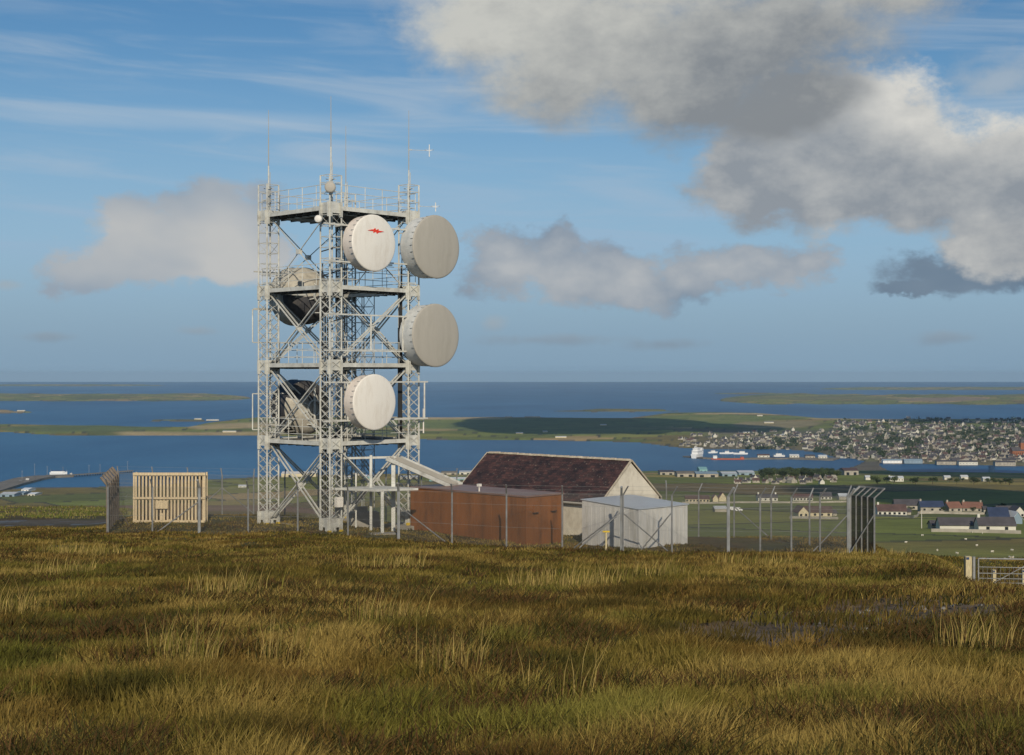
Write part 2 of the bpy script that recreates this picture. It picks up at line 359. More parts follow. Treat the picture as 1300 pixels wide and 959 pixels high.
def build_ground():
    rows = np.concatenate([np.linspace(-60, 2.5, 14), np.exp(np.linspace(math.log(3), math.log(100), 360)), np.exp(np.linspace(math.log(101), math.log(600), 110)),
                           1 / np.linspace(1 / 605, 1 / 8500, 420), 1 / np.linspace(1 / 8550, 1 / 36000, 110)])
    s = np.linspace(-1, 1, 1000)
    Yg, S = np.meshgrid(rows, s, indexing='ij'); Xg = S * (9 + .5 * np.maximum(Yg, 0))
    X = Xg.ravel(); Y = Yg.ravel(); Z = land(X, Y)
    a, b = mudmask(X, Y); Z = Z - (.10 + .10 * (fbm(X * 2.2, Y * 2.2, 78) - .5)) * a - .05 * np.minimum(b, 1)
    c = field_color(X, Y)
    near = (Y < 150)
    g = np.array([.070, .048, .015]) * (.6 + .8 * fbm(X / 1.3, Y / 1.3, 80))[:, None]
    gg = np.array([.055, .060, .018]); k = sstep(fbm(X / 4, Y / 4, 81), .45, .62)[:, None]
    cn = lerp(g, gg, k * .7); t = (1 - sstep(Y, 90, 150))[:, None]; c = lerp(c, cn, t)
    c = lerp(c, np.array([.135, .098, .062]) * (.5 + fbm(X * 3, Y * 3, 77))[:, None], a[:, None]); c = lerp(c, np.array([.11, .095, .075]), (np.minimum(b, 1) * .85)[:, None])
    pud = sstep(fbm(X * .7, Y * 1.1, 90), .55, .60) * (a > .6) * .25 + sstep(fbm(X / 1.5, Y / 2.5, 91), .66, .70) * (b > .7)
    aux = np.stack([np.clip(pud, 0, 1), a, t[:, 0]], 1)
    nr, nc = Yg.shape
    i = np.arange(nr - 1)[:, None] * nc + np.arange(nc - 1)[None]; i = i.ravel()
    # drop cells wholly under the sea far out
    deep = (Z[i] < -227) & (Z[i + 1] < -227) & (Z[i + nc] < -227) & (Z[i + nc + 1] < -227) & (Y[i] > 9000)
    i = i[~deep]
    q = np.stack([i, i + 1, i + nc + 1, i + nc], 1).ravel()
    m = bpy.data.materials.new('ground_cover'); m.use_nodes = True; N, L = nt(m); bs = N['Principled BSDF']
    bs.inputs['Specular IOR Level'].default_value = .25
    at1 = N.new('ShaderNodeAttribute'); at1.attribute_name = 'cover'; at2 = N.new('ShaderNodeAttribute'); at2.attribute_name = 'aux'
    tc = N.new('ShaderNodeTexCoord'); col = at1.outputs['Color']
    for sc, lo, hi in ((.012, .75, 1.3), (.15, .8, 1.22), (3.0, .6, 1.45)):
        n = N.new('ShaderNodeTexNoise'); n.inputs['Scale'].default_value = sc; n.inputs['Detail'].default_value = 8; n.inputs['Roughness'].default_value = .65
        L.new(tc.outputs['Object'], n.inputs['Vector'])
        r = N.new('ShaderNodeMapRange'); r.inputs[1].default_value = .3; r.inputs[2].default_value = .7; r.inputs[3].default_value = lo; r.inputs[4].default_value = hi
        L.new(n.outputs['Fac'], r.inputs[0])
        v = N.new('ShaderNodeVectorMath'); v.operation = 'SCALE'; L.new(col, v.inputs[0]); L.new(r.outputs[0], v.inputs['Scale']); col = v.outputs[0]
    L.new(col, bs.inputs['Base Color'])
    sp = N.new('ShaderNodeSeparateColor'); L.new(at2.outputs['Color'], sp.inputs[0])
    rr = N.new('ShaderNodeMapRange'); rr.inputs[3].default_value = .95; rr.inputs[4].default_value = .5; L.new(sp.outputs[0], rr.inputs[0]); L.new(rr.outputs[0], bs.inputs['Roughness'])
    bp = N.new('ShaderNodeBump'); bp.inputs['Strength'].default_value = .5; bp.inputs['Distance'].default_value = .05; L.new(n.outputs['Fac'], bp.inputs['Height'])
    L.new(bp.outputs[0], bs.inputs['Normal'])
    o = mesh_np('ground', np.stack([X, Y, Z], 1), q, np.full(len(i), 4), m, True, {'cover': c, 'aux': aux})
    tag(o, 'brown moorland hilltop falling to green fields, shores and low islands', 'ground', kind='structure')
build_ground()

def build_water():
    m = bpy.data.materials.new('sea_water'); m.use_nodes = True; N, L = nt(m); b = N['Principled BSDF']
    b.inputs['Roughness'].default_value = .45; b.inputs['Specular IOR Level'].default_value = .22
    tc = N.new('ShaderNodeTexCoord'); mp = N.new('ShaderNodeMapping'); mp.inputs['Scale'].default_value = (.0011, .0004, 1); mp.inputs['Rotation'].default_value = (0, 0, .35)
    L.new(tc.outputs['Object'], mp.inputs[0])
    n = N.new('ShaderNodeTexNoise'); n.inputs['Scale'].default_value = 1.2; n.inputs['Detail'].default_value = 9; n.inputs['Roughness'].default_value = .6; L.new(mp.outputs[0], n.inputs['Vector'])
    rp = N.new('ShaderNodeValToRGB'); e = rp.color_ramp.elements; e[0].position = .36; e[1].position = .68
    e[0].color = (.006, .078, .190, 1); e[1].color = (.036, .150, .290, 1); L.new(n.outputs['Fac'], rp.inputs['Fac']); L.new(rp.outputs[0], b.inputs['Base Color'])
    n2 = N.new('ShaderNodeTexNoise'); n2.inputs['Scale'].default_value = .05; n2.inputs['Detail'].default_value = 6; L.new(tc.outputs['Object'], n2.inputs['Vector'])
    bp = N.new('ShaderNodeBump'); bp.inputs['Strength'].default_value = .7; bp.inputs['Distance'].default_value = 3; L.new(n2.outputs['Fac'], bp.inputs['Height']); L.new(bp.outputs[0], b.inputs['Normal'])
    mb = MB(); mb.add([(-30000, 1200, SEA), (30000, 1200, SEA), (30000, 36100, SEA), (-30000, 36100, SEA)], [(0, 1, 2, 3)])
    o = mb.build('sea', m); tag(o, 'blue sea and sheltered bay between low islands', 'sea', kind='structure')
build_water()

# ------------------------------------------------------------------ grass
def build_blades(name, NT, NB, y0, y1, hfun, cfun, wmul, lab, lean=.45, keep=None, pw=1.0):
    u = RNG.random(NT) ** pw; Y = y0 * (y1 / y0) ** u; X = (RNG.random(NT) * 2 - 1) * (.43 * Y + 3.6)
    if keep is not None:
        k = keep(X, Y); X = X[k]; Y = Y[k]
    a, b = mudmask(X, Y); k = ((a < .35) | (RNG.random(len(X)) < .07)) & (b < .5); X = X[k]; Y = Y[k]; nt_ = len(X)
    hh = hfun(X, Y); cc = cfun(X, Y)
    spread = .045 + .0030 * Y
    ox = RNG.normal(0, 1, nt_ * NB); oy = RNG.normal(0, 1, nt_ * NB)
    bx = np.repeat(X, NB) + ox * np.repeat(spread, NB); by = np.repeat(Y, NB) + oy * np.repeat(spread, NB)
    n = len(bx); bz = land(bx, by) - .02
    h = np.repeat(hh, NB) * RNG.uniform(.45, 1.15, n); w = (.0014 + .00027 * by) * wmul * RNG.uniform(.6, 1.3, n)
    th = RNG.uniform(-1.1, 1.1, n); wx = np.cos(th) * w; wy = np.sin(th) * w
    la = np.arctan2(oy, ox) + RNG.normal(0, .7, n); ln = h * RNG.uniform(.05, lean * 1.6, n)
    lx = np.cos(la) * ln + h * .12; ly = np.sin(la) * ln
    z1 = h * .55; z2 = h
    v = np.empty((n, 5, 3)); 
    v[:, 0] = np.stack([bx - wx, by - wy, bz], 1); v[:, 1] = np.stack([bx + wx, by + wy, bz], 1)
    v[:, 2] = np.stack([bx - wx * .8 + lx * .35, by - wy * .8 + ly * .35, bz + z1], 1); v[:, 3] = np.stack([bx + wx * .8 + lx * .35, by + wy * .8 + ly * .35, bz + z1], 1)
    v[:, 4] = np.stack([bx + lx, by + ly, bz + z2 * .95], 1)
    base = np.arange(n)[:, None] * 5
    loops = np.concatenate([base + np.array([0, 1, 3, 2]), base + np.array([2, 3, 4])], 1).ravel()
    counts = np.tile([4, 3], n)
    c = np.repeat(cc, NB, 0) * RNG.uniform(.6, 1.5, (n, 1))
    vc = np.repeat(c[:, None], 5, 1)
    m = bpy.data.materials.new(name + '_blades'); m.use_nodes = True; N, L = nt(m); bs = N['Principled BSDF']; bs.inputs['Roughness'].default_value = .75; bs.inputs['Specular IOR Level'].default_value = .15
    at1 = N.new('ShaderNodeAttribute'); at1.attribute_name = 'tint'; L.new(at1.outputs['Color'], bs.inputs['Base Color'])
    tr = N.new('ShaderNodeBsdfTranslucent'); L.new(at1.outputs['Color'], tr.inputs['Color'])
    mx = N.new('ShaderNodeMixShader'); mx.inputs[0].default_value = .25; L.new(bs.outputs[0], mx.inputs[1]); L.new(tr.outputs[0], mx.inputs[2]); L.new(mx.outputs[0], N['Material Output'].inputs['Surface'])
    o = mesh_np(name, v.reshape(-1, 3), loops, counts, m, False, {'tint': vc.reshape(-1, 3)})
    tag(o, lab, 'grass', kind='stuff')
def gcol(X, Y):
    n1 = .5 * fbm(X / 2.2, Y / 3.0, 100) + .5 * fbm(X / .45, Y / .6, 104); n2 = .6 * fbm(X / 5, Y / 6, 101) + .4 * fbm(X / .8, Y / 1, 105); n3 = .5 * fbm(X / 1.6, Y / 2, 102) + .5 * fbm(X / .35, Y / .45, 106); r = RNG.random(len(X))
    straw = np.array([.34, .245, .068]); olive = np.array([.150, .120, .022]); brown = np.array([.170, .105, .024]); green = np.array([.095, .115, .016]); dark = np.array([.060, .050, .012])
    c = lerp(olive, brown, sstep(n2, .42, .56)[:, None]); c = lerp(c, straw, (sstep(n1, .46, .64) * .85)[:, None])
    c = np.where((r < .16)[:, None], lerp(c, straw, .6), c); c = lerp(c, green, (sstep(n3, .54, .66) * .6)[:, None])
    c = lerp(c, dark, (sstep(1 - n1, .52, .64) * .8)[:, None])
    gp = (1 - sstep(((X + .1) / 1.0) ** 2 + ((Y - 7.4) / 1.1) ** 2, .3, 1.4))[:, None]; c = lerp(c, green * 1.5, gp * .55)
    return c * .95
def ghgt(X, Y): return .03 + .08 * fbm(X / 1.7, Y / 2.0, 110) + .085 * sstep(fbm(X / .6, Y / .6, 111), .48, .7) + .03 * RNG.random(len(X)) - .05 * sstep(Y, 60, 75)
def keepout(X, Y):   # nothing grows inside the buildings
    def inb(cx, cy, ux, uy, l, w):
        dx = X - cx; dy = Y - cy; a = dx * ux + dy * uy; b = -dx * uy + dy * ux; return (a > 0) & (a < l) & (b > 0) & (b < w)
    k = ~(inb(.63, 63.3, .676, .737, 2.5, 7.8))
    k &= ~(inb(5.53, 62.0, .71, .70, 3.4, 3.4)); k &= ~(inb(7.1, 70.9, -.69, -.72, 4.5, 9.9))
    return k
build_blades('grass', 130000, 11, 4.3, 78, ghgt, gcol, 1.0, 'brown and straw coloured moorland grass covering the hilltop', keep=keepout)
def tallk(X, Y):
    sp = [(-3.4, 16.5, .35), (-3.1, 16.9, .25), (.5, 21, .6), (1.3, 21.5, .5), (.95, 20.2, .3), (-2.1, 9.2, .22), (-1.6, 9.6, .16), (2.4, 24, .6), (-2.2, 25, .6), (5.2, 30, .9), (-12, 40, 1.2), (-.4, 8.9, .15), (8.6, 30, .7), (-7.5, 24, .5), (11, 44, 1.2), (.3, 8.2, .12), (3.6, 11, .25), (-5, 14, .3), (6.1, 19, .4), (-1.2, 13, .25)]
    k = np.zeros(len(X), bool)
    for x, y, r in sp: k |= ((X - x) ** 2 + (Y - y) ** 2 < r * r)
    return k & keepout(X, Y)
build_blades('tall_grass', 105000, 3, 4.5, 60, lambda X, Y: .26 + .22 * RNG.random(len(X)), lambda X, Y: np.where((RNG.random(len(X)) < .6)[:, None], np.array([.38, .28, .09]), np.array([.17, .15, .03])), .7, 'tall pale straw tufts standing above the moorland grass', lean=.25, keep=tallk)
build_blades('heather', 74000, 9, 4.5, 70, lambda X, Y: .06 + .13 * RNG.random(len(X)), lambda X, Y: np.where((RNG.random(len(X)) < .5)[:, None], np.array([.095, .052, .018]), np.array([.048, .046, .012])), 1.3, 'low dark heather and moss between the grass tufts',
             lean=.9, keep=lambda X, Y: ((.6 * fbm(X / 2.4, Y / 2.8, 120) + .4 * fbm(X / .6, Y / .7, 121)) > .50) & keepout(X, Y))
build_blades('rushes', 9000, 8, 96, 150, lambda X, Y: .12 + .38 * fbm(X / 2, Y / 3, 126) * RNG.random(len(X)), lambda X, Y: np.where((RNG.random(len(X)) < .4)[:, None], np.array([.24, .20, .07]), np.array([.12, .14, .03])), 1.0, 'yellow green rushes beyond the track at left', keep=lambda X, Y: (X / Y < -.26) & (fbm(X / 3, Y / 5, 125) > .42))
bpy.data.objects['rushes']['category'] = 'rushes'
for nm_, in (('heather',),):
    bpy.data.objects[nm_]['category'] = 'heather'

# ------------------------------------------------------------------ telecom tower
C0 = Vector((-8.40, 66.0, 0)); U = Vector((-.718, .696, 0)); V = Vector((.696, .718, 0)); S = 4.83
LEGS = {'c': C0, 'l': C0 + U * S, 'r': C0 + V * S, 'b': C0 + U * S + V * S}
ZB = -7.36; LV = [-3.27, .38, 4.0, 7.66]; TOP = 9.17; hw = .345
tower = empty('telecom_tower', (C0 + (U + V) * S / 2 + Vector((0, 0, ZB))), label='tall grey lattice telecom tower on four legs carrying large round dishes', cat='telecom tower')
TO = Vector(tower.location)
def tl(p): return Vector(p) - TO
def leg_corners(c): return [c + U * (a * hw) + V * (b * hw) for a, b in ((-1, -1), (1, -1), (1, 1), (-1, 1))]
for key, c in LEGS.items():
    cs = leg_corners(c); mb = MB()
    g = gz(c.x, c.y)
    for p in cs: mb.bar(tl((p.x, p.y, ZB + .1)), tl((p.x, p.y, TOP)), .042, 6)
    for k in range(4):
        p, q = cs[k], cs[(k + 1) % 4]
        z = ZB + .65
        while z < TOP - .2:
            step = .46 if z < 4 else .50
            zz = min(z + step, TOP)
            if z > LV[3]: mb.bar(tl((p.x, p.y, zz)), tl((q.x, q.y, zz)), .018)
            elif z < LV[2]:
                mb.bar(tl((p.x, p.y, z)), tl((q.x, q.y, zz)), .016); mb.bar(tl((q.x, q.y, z)), tl((p.x, p.y, zz)), .016)
            else:
                mb.bar(tl((p.x, p.y, z)), tl((q.x, q.y, z)), .018); 
                if int(z * 2) % 2: mb.bar(tl((p.x, p.y, z)), tl((q.x, q.y, zz)), .011)
            z = zz
    leg = mb.build('leg', M['steel'], tower)
    for z in LV:
        gs = MB()
        for k in range(4):
            p, q = cs[k], cs[(k + 1) % 4]; d = (q - p).normalized(); n = Vector((d.y, -d.x, 0))
            a = math.atan2(d.y, d.x); mid = (p + q) / 2 + n * .055
            gs.box(tl((mid.x, mid.y, z - .0)), (.90, .05, .50), a)
            for e in (-1, 1):
                m2 = mid + d * (.36 * e); gs.box(tl((m2.x, m2.y, z - .30)), (.17, .048, .26), a)
        gs.build('gusset_plate', M['steel'], leg)
    fb = MB()
    for k in range(4):
        p, q = cs[k], cs[(k + 1) % 4]; d = (q - p).normalized(); n = Vector((d.y, -d.x, 0)); a = math.atan2(d.y, d.x); mid = (p + q) / 2 + n * .07
        fb.box(tl((mid.x, mid.y, ZB + .43)), (.94, .035, .42), a)
        for e in (-1, 0, 1):
            m2 = mid + d * (.37 * e); fb.box(tl((m2.x, m2.y, ZB + .12)), (.2 if e else .14, .035, .22), a)
    fb.build('base_shoe', M['steel'], leg)
    for p in (cs[0], cs[3]): MB().box(tl((p.x, p.y - .12, ZB + .06)), (.16, .10, .12), .8).build('bolt_cap', M['yellow'], leg)
    pad = MB(); pad.box(tl((c.x, c.y, ZB - .2)), (1.75, 1.75, .4), math.atan2(V.y, V.x)); pad.build('foundation_pad', M['concrete'], tower)
# cross braces
F4 = [('l', 'c', Vector((-V.x, -V.y, 0))), ('c', 'r', -U), ('r', 'b', V), ('b', 'l', U)]
zz = [ZB + .35] + LV
for a, b, n in F4:
    for i in range(4):
        A = LEGS[a] + n * .0; B = LEGS[b]; d = (B - A).normalized(); A = A + d * hw; B = B - d * hw
        z0, z1 = zz[i] + (.15 if i else 0), zz[i + 1] - .25; mb = MB(); r = .052 if i < 3 else .034
        dbl = (-.07, .07) if i < 3 else (0,)
        for o_ in dbl:
            w = n * (o_ * 1.6)
            mb.bar(tl(A + w + Vector((0, 0, z0))), tl(B + w + Vector((0, 0, z1))), r * .75); mb.bar(tl(B + w + Vector((0, 0, z0))), tl(A + w + Vector((0, 0, z1))), r * .75)
        mid = (A + B) / 2; mb.box(tl((mid.x, mid.y, (z0 + z1) / 2)), (.22, .22, .22), math.atan2(d.y, d.x))
        mb.build('cross_brace', M['steel'], tower)
# platforms
def platform(z, full, rails=True):
    fl = MB(); e = .15; w0 = .85; rz = math.atan2(V.y, V.x); out = .24
    ctr = C0 + (U + V) * S / 2
    L_ = S + 2 * out
    th = .07
    for a, b, n in F4:
        mid = (LEGS[a] + LEGS[b]) / 2 + n * (out - w0 / 2); d = (LEGS[b] - LEGS[a]).normalized()
        ln = L_ if a in 'lr' else L_ - 2 * w0
        if a not in 'lr': ln = L_ - 2 * w0 - .01
        fl.box(tl((mid.x, mid.y, z)), (ln, w0, th), math.atan2(d.y, d.x))
        k = -ln / 2 + .3
        while k < ln / 2:
            m2 = mid + d * k; fl.box(tl((m2.x, m2.y, z - th / 2 - .07)), (.06, w0 - .06, .13), math.atan2(d.y, d.x)); k += .6
    if full: fl.box(tl((ctr.x, ctr.y, z - .012)), (S - .9, S - .9, .05), rz)
    p = fl.build('platform', M['grate'], tower)
    ed = MB()
    for a, b, n in F4:
        d = (LEGS[b] - LEGS[a]).normalized(); mid = (LEGS[a] + LEGS[b]) / 2 + n * (out + .03)
        ed.box(tl((mid.x, mid.y, z)), (S - 2 * hw - .15, .05, .19), math.atan2(d.y, d.x))
        mid = (LEGS[a] + LEGS[b]) / 2 - n * (w0 - out + .03); ed.box(tl((mid.x, mid.y, z - .1)), (S - 1.0, .05, .16), math.atan2(d.y, d.x))
    ed.build('edge_beam', M['steel'], p)
    if rails:
        rl = MB()
        for a, b, n in F4:
            d = (LEGS[b] - LEGS[a]).normalized(); P = LEGS[a] + n * (out - .03) - d * out; Q = LEGS[b] + n * (out - .03) + d * out
            for h in (.4, .75, 1.1): rl.bar(tl(P + Vector((0, 0, z + h))), tl(Q + Vector((0, 0, z + h))), .019)
            for k in range(6):
                T = P.lerp(Q, k / 5); rl.bar(tl(T + Vector((0, 0, z))), tl(T + Vector((0, 0, z + 1.1))), .02)
        rl.build('railing', M['steel'], p)
for i, z in enumerate(LV): platform(z, i == 3, True)
# internal caged ladder and cable runs near the back leg
def ladder():
    mb = MB(); o = LEGS['b'] - U * .9 - V * .5; d = U
    for e in (-.22, .22):
        P = o + d * e; mb.bar(tl((P.x, P.y, ZB)), tl((P.x, P.y, 8.8)), .03)
    z = ZB + .3
    while z < 8.7:
        A = o + d * -.22; B = o + d * .22; mb.bar(tl((A.x, A.y, z)), tl((B.x, B.y, z)), .014); z += .3
    mb.build('ladder', M['steel2'], tower)
    mb = MB()
    for k in range(7):
        P = LEGS['b'] - U * (.4 + .09 * k) - V * .9; mb.bar(tl((P.x, P.y, ZB + .2)), tl((P.x, P.y, 7.4)), .022)
    for k in range(8):
        P = LEGS['c'] + U * (.42 + .05 * (k % 2)) + V * (-.30 + .07 * k); mb.bar(tl((P.x, P.y, ZB + .2)), tl((P.x, P.y, 6.2 - .55 * k)), .030, 6)
        if k % 2: Q = P + V * 1.2 - U * .4; mb.bar(tl((P.x, P.y, 6.2 - .55 * k)), tl((Q.x, Q.y, 6.6 - .55 * k)), .028, 6)
    for k in range(5):
        P = LEGS['r'] + U * .1 - V * (.36 + .06 * k); mb.bar(tl((P.x, P.y, -3.2)), tl((P.x, P.y, 6.2 - k)), .025, 6)
    for k in range(3):
        for i in range(14):
            a = i / 14; b = (i + 1) / 14; z = (-3.1, .52, 4.1)[k]; A = LEGS['c'].lerp(LEGS['b'], a); B = LEGS['c'].lerp(LEGS['b'], b)
            mb.bar(tl((A.x, A.y, z + .25 * math.sin(a * 9) ** 2)), tl((B.x, B.y, z + .25 * math.sin(b * 9) ** 2)), .05, 6)
    mb.build('cable_run', M['black'], tower)
    # extra lattice stair frame inside at the back
    mb = MB(); o = LEGS['b'] - U * 1.6 - V * .2
    cs = [o + U * (a * .4) + V * (b * .4) for a, b in ((-1, -1), (1, -1), (1, 1), (-1, 1))]
    for k in range(4):
        p, q = cs[k], cs[(k + 1) % 4]; mb.bar(tl((p.x, p.y, ZB)), tl((p.x, p.y, LV[2])), .03); z = ZB + .3
        while z < LV[2]:
            mb.bar(tl((p.x, p.y, z)), tl((q.x, q.y, z)), .016); mb.bar(tl((p.x, p.y, z)), tl((q.x, q.y, z + .8)), .012); z += .8
    mb.build('inner_mast', M['steel2'], tower)
ladder()
# mounting frames: pairs of beams outside the right-front and left-back faces
def frame(base, d, n, t0, t1, z0, z1, verts, r=.05, off=.62):
    mb = MB()
    for z in (z0, z1):
        P = base + d * t0 + n * off; Q = base + d * t1 + n * off
        mb.bar(tl(P + Vector((0, 0, z))), tl(Q + Vector((0, 0, z))), r)
        for t in (0, S):
            for e in (-.25, .25):
                A = base + d * (t + e); mb.bar(tl(A + n * .3 + Vector((0, 0, z))), tl(A + n * off + Vector((0, 0, z))), .045)
    for t in verts:
        P = base + d * t + n * off; mb.bar(tl(P + Vector((0, 0, z0))), tl(P + Vector((0, 0, z1))), r)
    mb.build('mounting_frame', M['steel'], tower)
nR = -U
frame(C0, V, nR, -.9, 3.2, 5.15, 6.85, (.9, 2.1)); frame(C0, V, nR, 2.6, 6.2, 5.25, 6.9, (4.6, 5.9), off=.58)
frame(C0, V, nR, -.9, 5.6, 1.05, 2.72, (1.9, 3.9, 5.2)); frame(C0, V, nR, -.9, 5.5, -2.2, -.42, (.5, 2.1, 5.3))
BL = LEGS['l']; nB = Vector((-V.x * 0 + U.x, U.y, 0))
frame(BL, V, nB, -.55, 4.2, 3.15, 4.95, (1.0, 4.0), .042, .45); frame(BL, V, nB, -.62, 3.0, 1.5, 3.1, (-.62, .9), .036, .45); frame(BL, V, nB, -.62, 4.0, -2.75, -1.0, (-.62, .8, 3.6), .036, .45)
mb = MB(); p = LEGS['c'] - U * .45 + V * .12; mb.box(tl((p.x, p.y - .1, -5.95)), (.36, .2, .46), .75); mb.build('junction_box', M['radome'], tower)
# small stub antenna right of the right leg is a thing of its own, below

# ------------------------------------------------------------------ dishes
def az(n): return math.atan2(n.x, -n.y)
def dish(loc, n, r, depth, mats, label, back='cone', clips=30, group='large round dishes on the tower', emblem=False, struts=True, bowl=.4):
    root = empty('microwave_dish', loc, (math.pi / 2, 0, az(n)), label, 'microwave dish', group)
    face, shr, bk = mats
    mb = MB(); mb.revolve([(0, .10), (r * .35, .085), (r * .7, .055), (r * .96, .022), (r * 1.004, .006), (r * 1.018, -.02), (r * 1.018, -.035)], 96); mb.build('radome', face, root, True)
    mb = MB(); mb.revolve([(r, -.03), (r + .015, -.04), (r + .015, -.10), (r, -.11), (r * .995, -depth * .5), (r * .985, -depth), (r * .95, -depth), (r * .95, -.05), (r, -.03)], 96); s = mb.build('shroud', shr, root)
    if clips:
        mb = MB()
        for i in range(clips):
            t = 2 * math.pi * i / clips; c, q = math.cos(t), math.sin(t)
            mb.bar(((r + .02) * c, (r + .02) * q, -.02), ((r + .02) * c, (r + .02) * q, -.22), .014)
        mb.build('clip_ring', M['steel2'], s)
    mb = MB(); mb.revolve([(r * .985, -depth), (r * .93, -depth - bowl * .3), (r * .8, -depth - bowl * .6), (r * .55, -depth - bowl * .85), (r * .25, -depth - bowl * .97), (0, -depth - bowl)], 48)
    if back == 'low': mb.mi = [1 if sum(mb.v[i][1] for i in f) / len(f) < -.05 * r else 0 for f in mb.f]  # shade on the down-facing lower half, painted as a dark material
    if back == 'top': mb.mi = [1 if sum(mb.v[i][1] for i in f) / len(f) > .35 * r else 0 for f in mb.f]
    q = mb.build('reflector_back', [bk, M['darkback_and_shade']], root, True)
    mb = MB()
    for i in range(8):
        t = 2 * math.pi * (i + .5) / 8; c, s_ = math.cos(t), math.sin(t)
        mb.bar((r * .97 * c, r * .97 * s_, -depth - .02), (r * .3 * c, r * .3 * s_, -depth - bowl - .1), .03)
    mb.revolve([(r * .3, -depth - bowl - .06), (r * .3, -depth - bowl - .14), (r * .25, -depth - bowl - .14), (r * .25, -depth - bowl - .06), (r * .3, -depth - bowl - .06)], 24)
    mb.build('back_ribs', M['steel'], q)
    if struts:
        mb = MB(); mb.bar((0, -r * .75, -depth - bowl - .12), (0, r * .75, -depth - bowl - .12), .06, 8)
        for e in (-1, 1): mb.bar((r * .45 * e, -r * .6, -depth), (.05 * e, -r * .6, -depth - bowl - .12), .03)
        mb.build('mount', M['steel'], root)
    if emblem:
        pts = [(0, .52), (.30, .74), (.27, .58), (.46, .96), (.50, .66), (.66, .86), (.66, .62), (1, .55), (.72, .34), (.74, .46), (.56, .12), (.50, .42), (.34, .20), (.34, .46)]
        w, h = .98, .32; mb = MB(); mb.prism([(w * (x - .5), h * (y - .5)) for x, y in reversed(pts)], 0, .012)
        mb.build('emblem', M['red'], root, loc=(.04, r * .42, .085))
    return root
nf = Vector((.718, -.696, 0))
dish((-6.42, 66.2, 6.06), nf, 1.30, .72, (M['radome'], M['shroudw'], M['cream']), 'white round dish with a red zigzag emblem near the tower top', emblem=True)
dish((-3.66, 68.9, 6.12), nf, 1.51, .95, (M['radome2'], M['shroudg'], M['shroudg']), 'large grey round dish beside the emblem dish, upper of the grey pair')
dish((-3.68, 68.9, 1.83), nf, 1.51, .98, (M['radome2'], M['shroudg'], M['shroudg']), 'large grey round dish on the right leg, lower of the grey pair')
dish((-6.39, 66.2, -1.35), nf, 1.28, .70, (M['radome'], M['shroudw'], M['cream']), 'plain white round dish low on the tower without an emblem')
nb = Vector((-.718, .696, 0))
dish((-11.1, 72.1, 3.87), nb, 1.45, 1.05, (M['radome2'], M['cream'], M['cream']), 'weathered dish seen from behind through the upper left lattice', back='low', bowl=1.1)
dish((-11.1, 72.1, -1.72), nb, 1.38, 1.1, (M['radome2'], M['darkback_and_shade'], M['cream']), 'dark topped dish seen from behind through the lower left lattice', back='top', bowl=.55)
def small_dish(px, py, Y, r, label, n=Vector((0.05, -1, 0))):
    p = at(px, Y, py); root = empty('small_dish', p, (math.pi / 2, 0, az(n)), label, 'small dish', 'small dishes on the tower top')
    mb = MB(); mb.revolve([(0, .03), (r * .7, .02), (r, 0), (r, -.16), (r * .6, -.24), (0, -.28)], 32); mb.build('drum', M['radome2'] if r > .2 else M['radome'], root, True)
    mb = MB(); mb.bar((0, 0, -.25), (0, 0, -.5), .04, 6); mb.bar((0, -.4, -.45), (0, .3, -.45), .03, 6); mb.build('bracket', M['steel2'], root)
small_dish(419, 237.6, 65.3, .255, 'small grey dish at the top of the nearest leg')
small_dish(403.5, 278, 65.3, .17, 'tiny white dish just under the top platform', Vector((-.2, -1, 0)))
def whip(c, z0, z1, zm, label):
    root = empty('whip_antenna', (c.x, c.y, z0), label=label, cat='antenna', group='whip antennas on the tower legs')
    mb = MB(); mb.bar((0, 0, 0), (0, 0, zm - z0), .045, 8, .038); mb.build('mast', M['steel'], root)
    mb = MB(); mb.bar((0, 0, zm - z0), (0, 0, (zm + z1) / 2 - z0), .026, 6, .024); mb.bar((0, 0, (zm + z1) / 2 - z0), (0, 0, z1 - z0), .018, 6, .012); mb.build('rod', M['radome2'], root)
    mb = MB(); mb.bar((.07, .02, 1.0), (.07, .02, 2.1), .02); mb.bar((-.25, 0, .75), (.25, 0, .75), .025); mb.bar((-.25, 0, 1.3), (.25, 0, 1.3), .025); mb.build('clamp', M['steel2'], root)
whip(LEGS['l'], 7.7, 12.83, 10.1, 'whip antenna on the left leg of the tower')
whip(LEGS['c'], 7.7, 12.85, 10.5, 'tallest looking whip antenna on the nearest leg above the small dish')
whip(LEGS['b'], 7.7, 12.66, 9.7, 'faint whip antenna on the rear leg of the tower')
whip(LEGS['r'], 7.7, 12.83, 9.9, 'whip antenna on the right leg carrying a side arm')
def yagi(px0, px1, py, Y, label, tall):
    p = at(px0, Y, py); l = (px1 - px0) / F * Y; root = empty('side_arm_antenna', p, label=label, cat='antenna')
    mb = MB(); mb.bar((0, 0, 0), (l, 0, -.04), .014); mb.bar((-.08, 0, 0), (.1, 0, 0), .03); mb.build('arm', M['steel2'], root)
    mb = MB(); mb.bar((l, 0, -.04 - tall), (l, 0, tall - .04), .022, 6); mb.bar((l - .12, 0, -.04), (l + .1, 0, -.04), .016)
    for t in range(10):
        a0, a1 = 2 * math.pi * t / 10, 2 * math.pi * (t + 1) / 10; mb.bar((l + .22 * math.cos(a0), .22 * math.sin(a0), 0), (l + .22 * math.cos(a1), .22 * math.sin(a1), 0), .007)
    mb.build('dipole', M['radome'], root)
yagi(520.5, 545, 190.5, 69.47, 'thin horizontal arm with a white dipole halfway up the right whip', .30)
yagi(532, 553, 262, 69.47, 'short arm with a small dipole level with the top platform', .22)
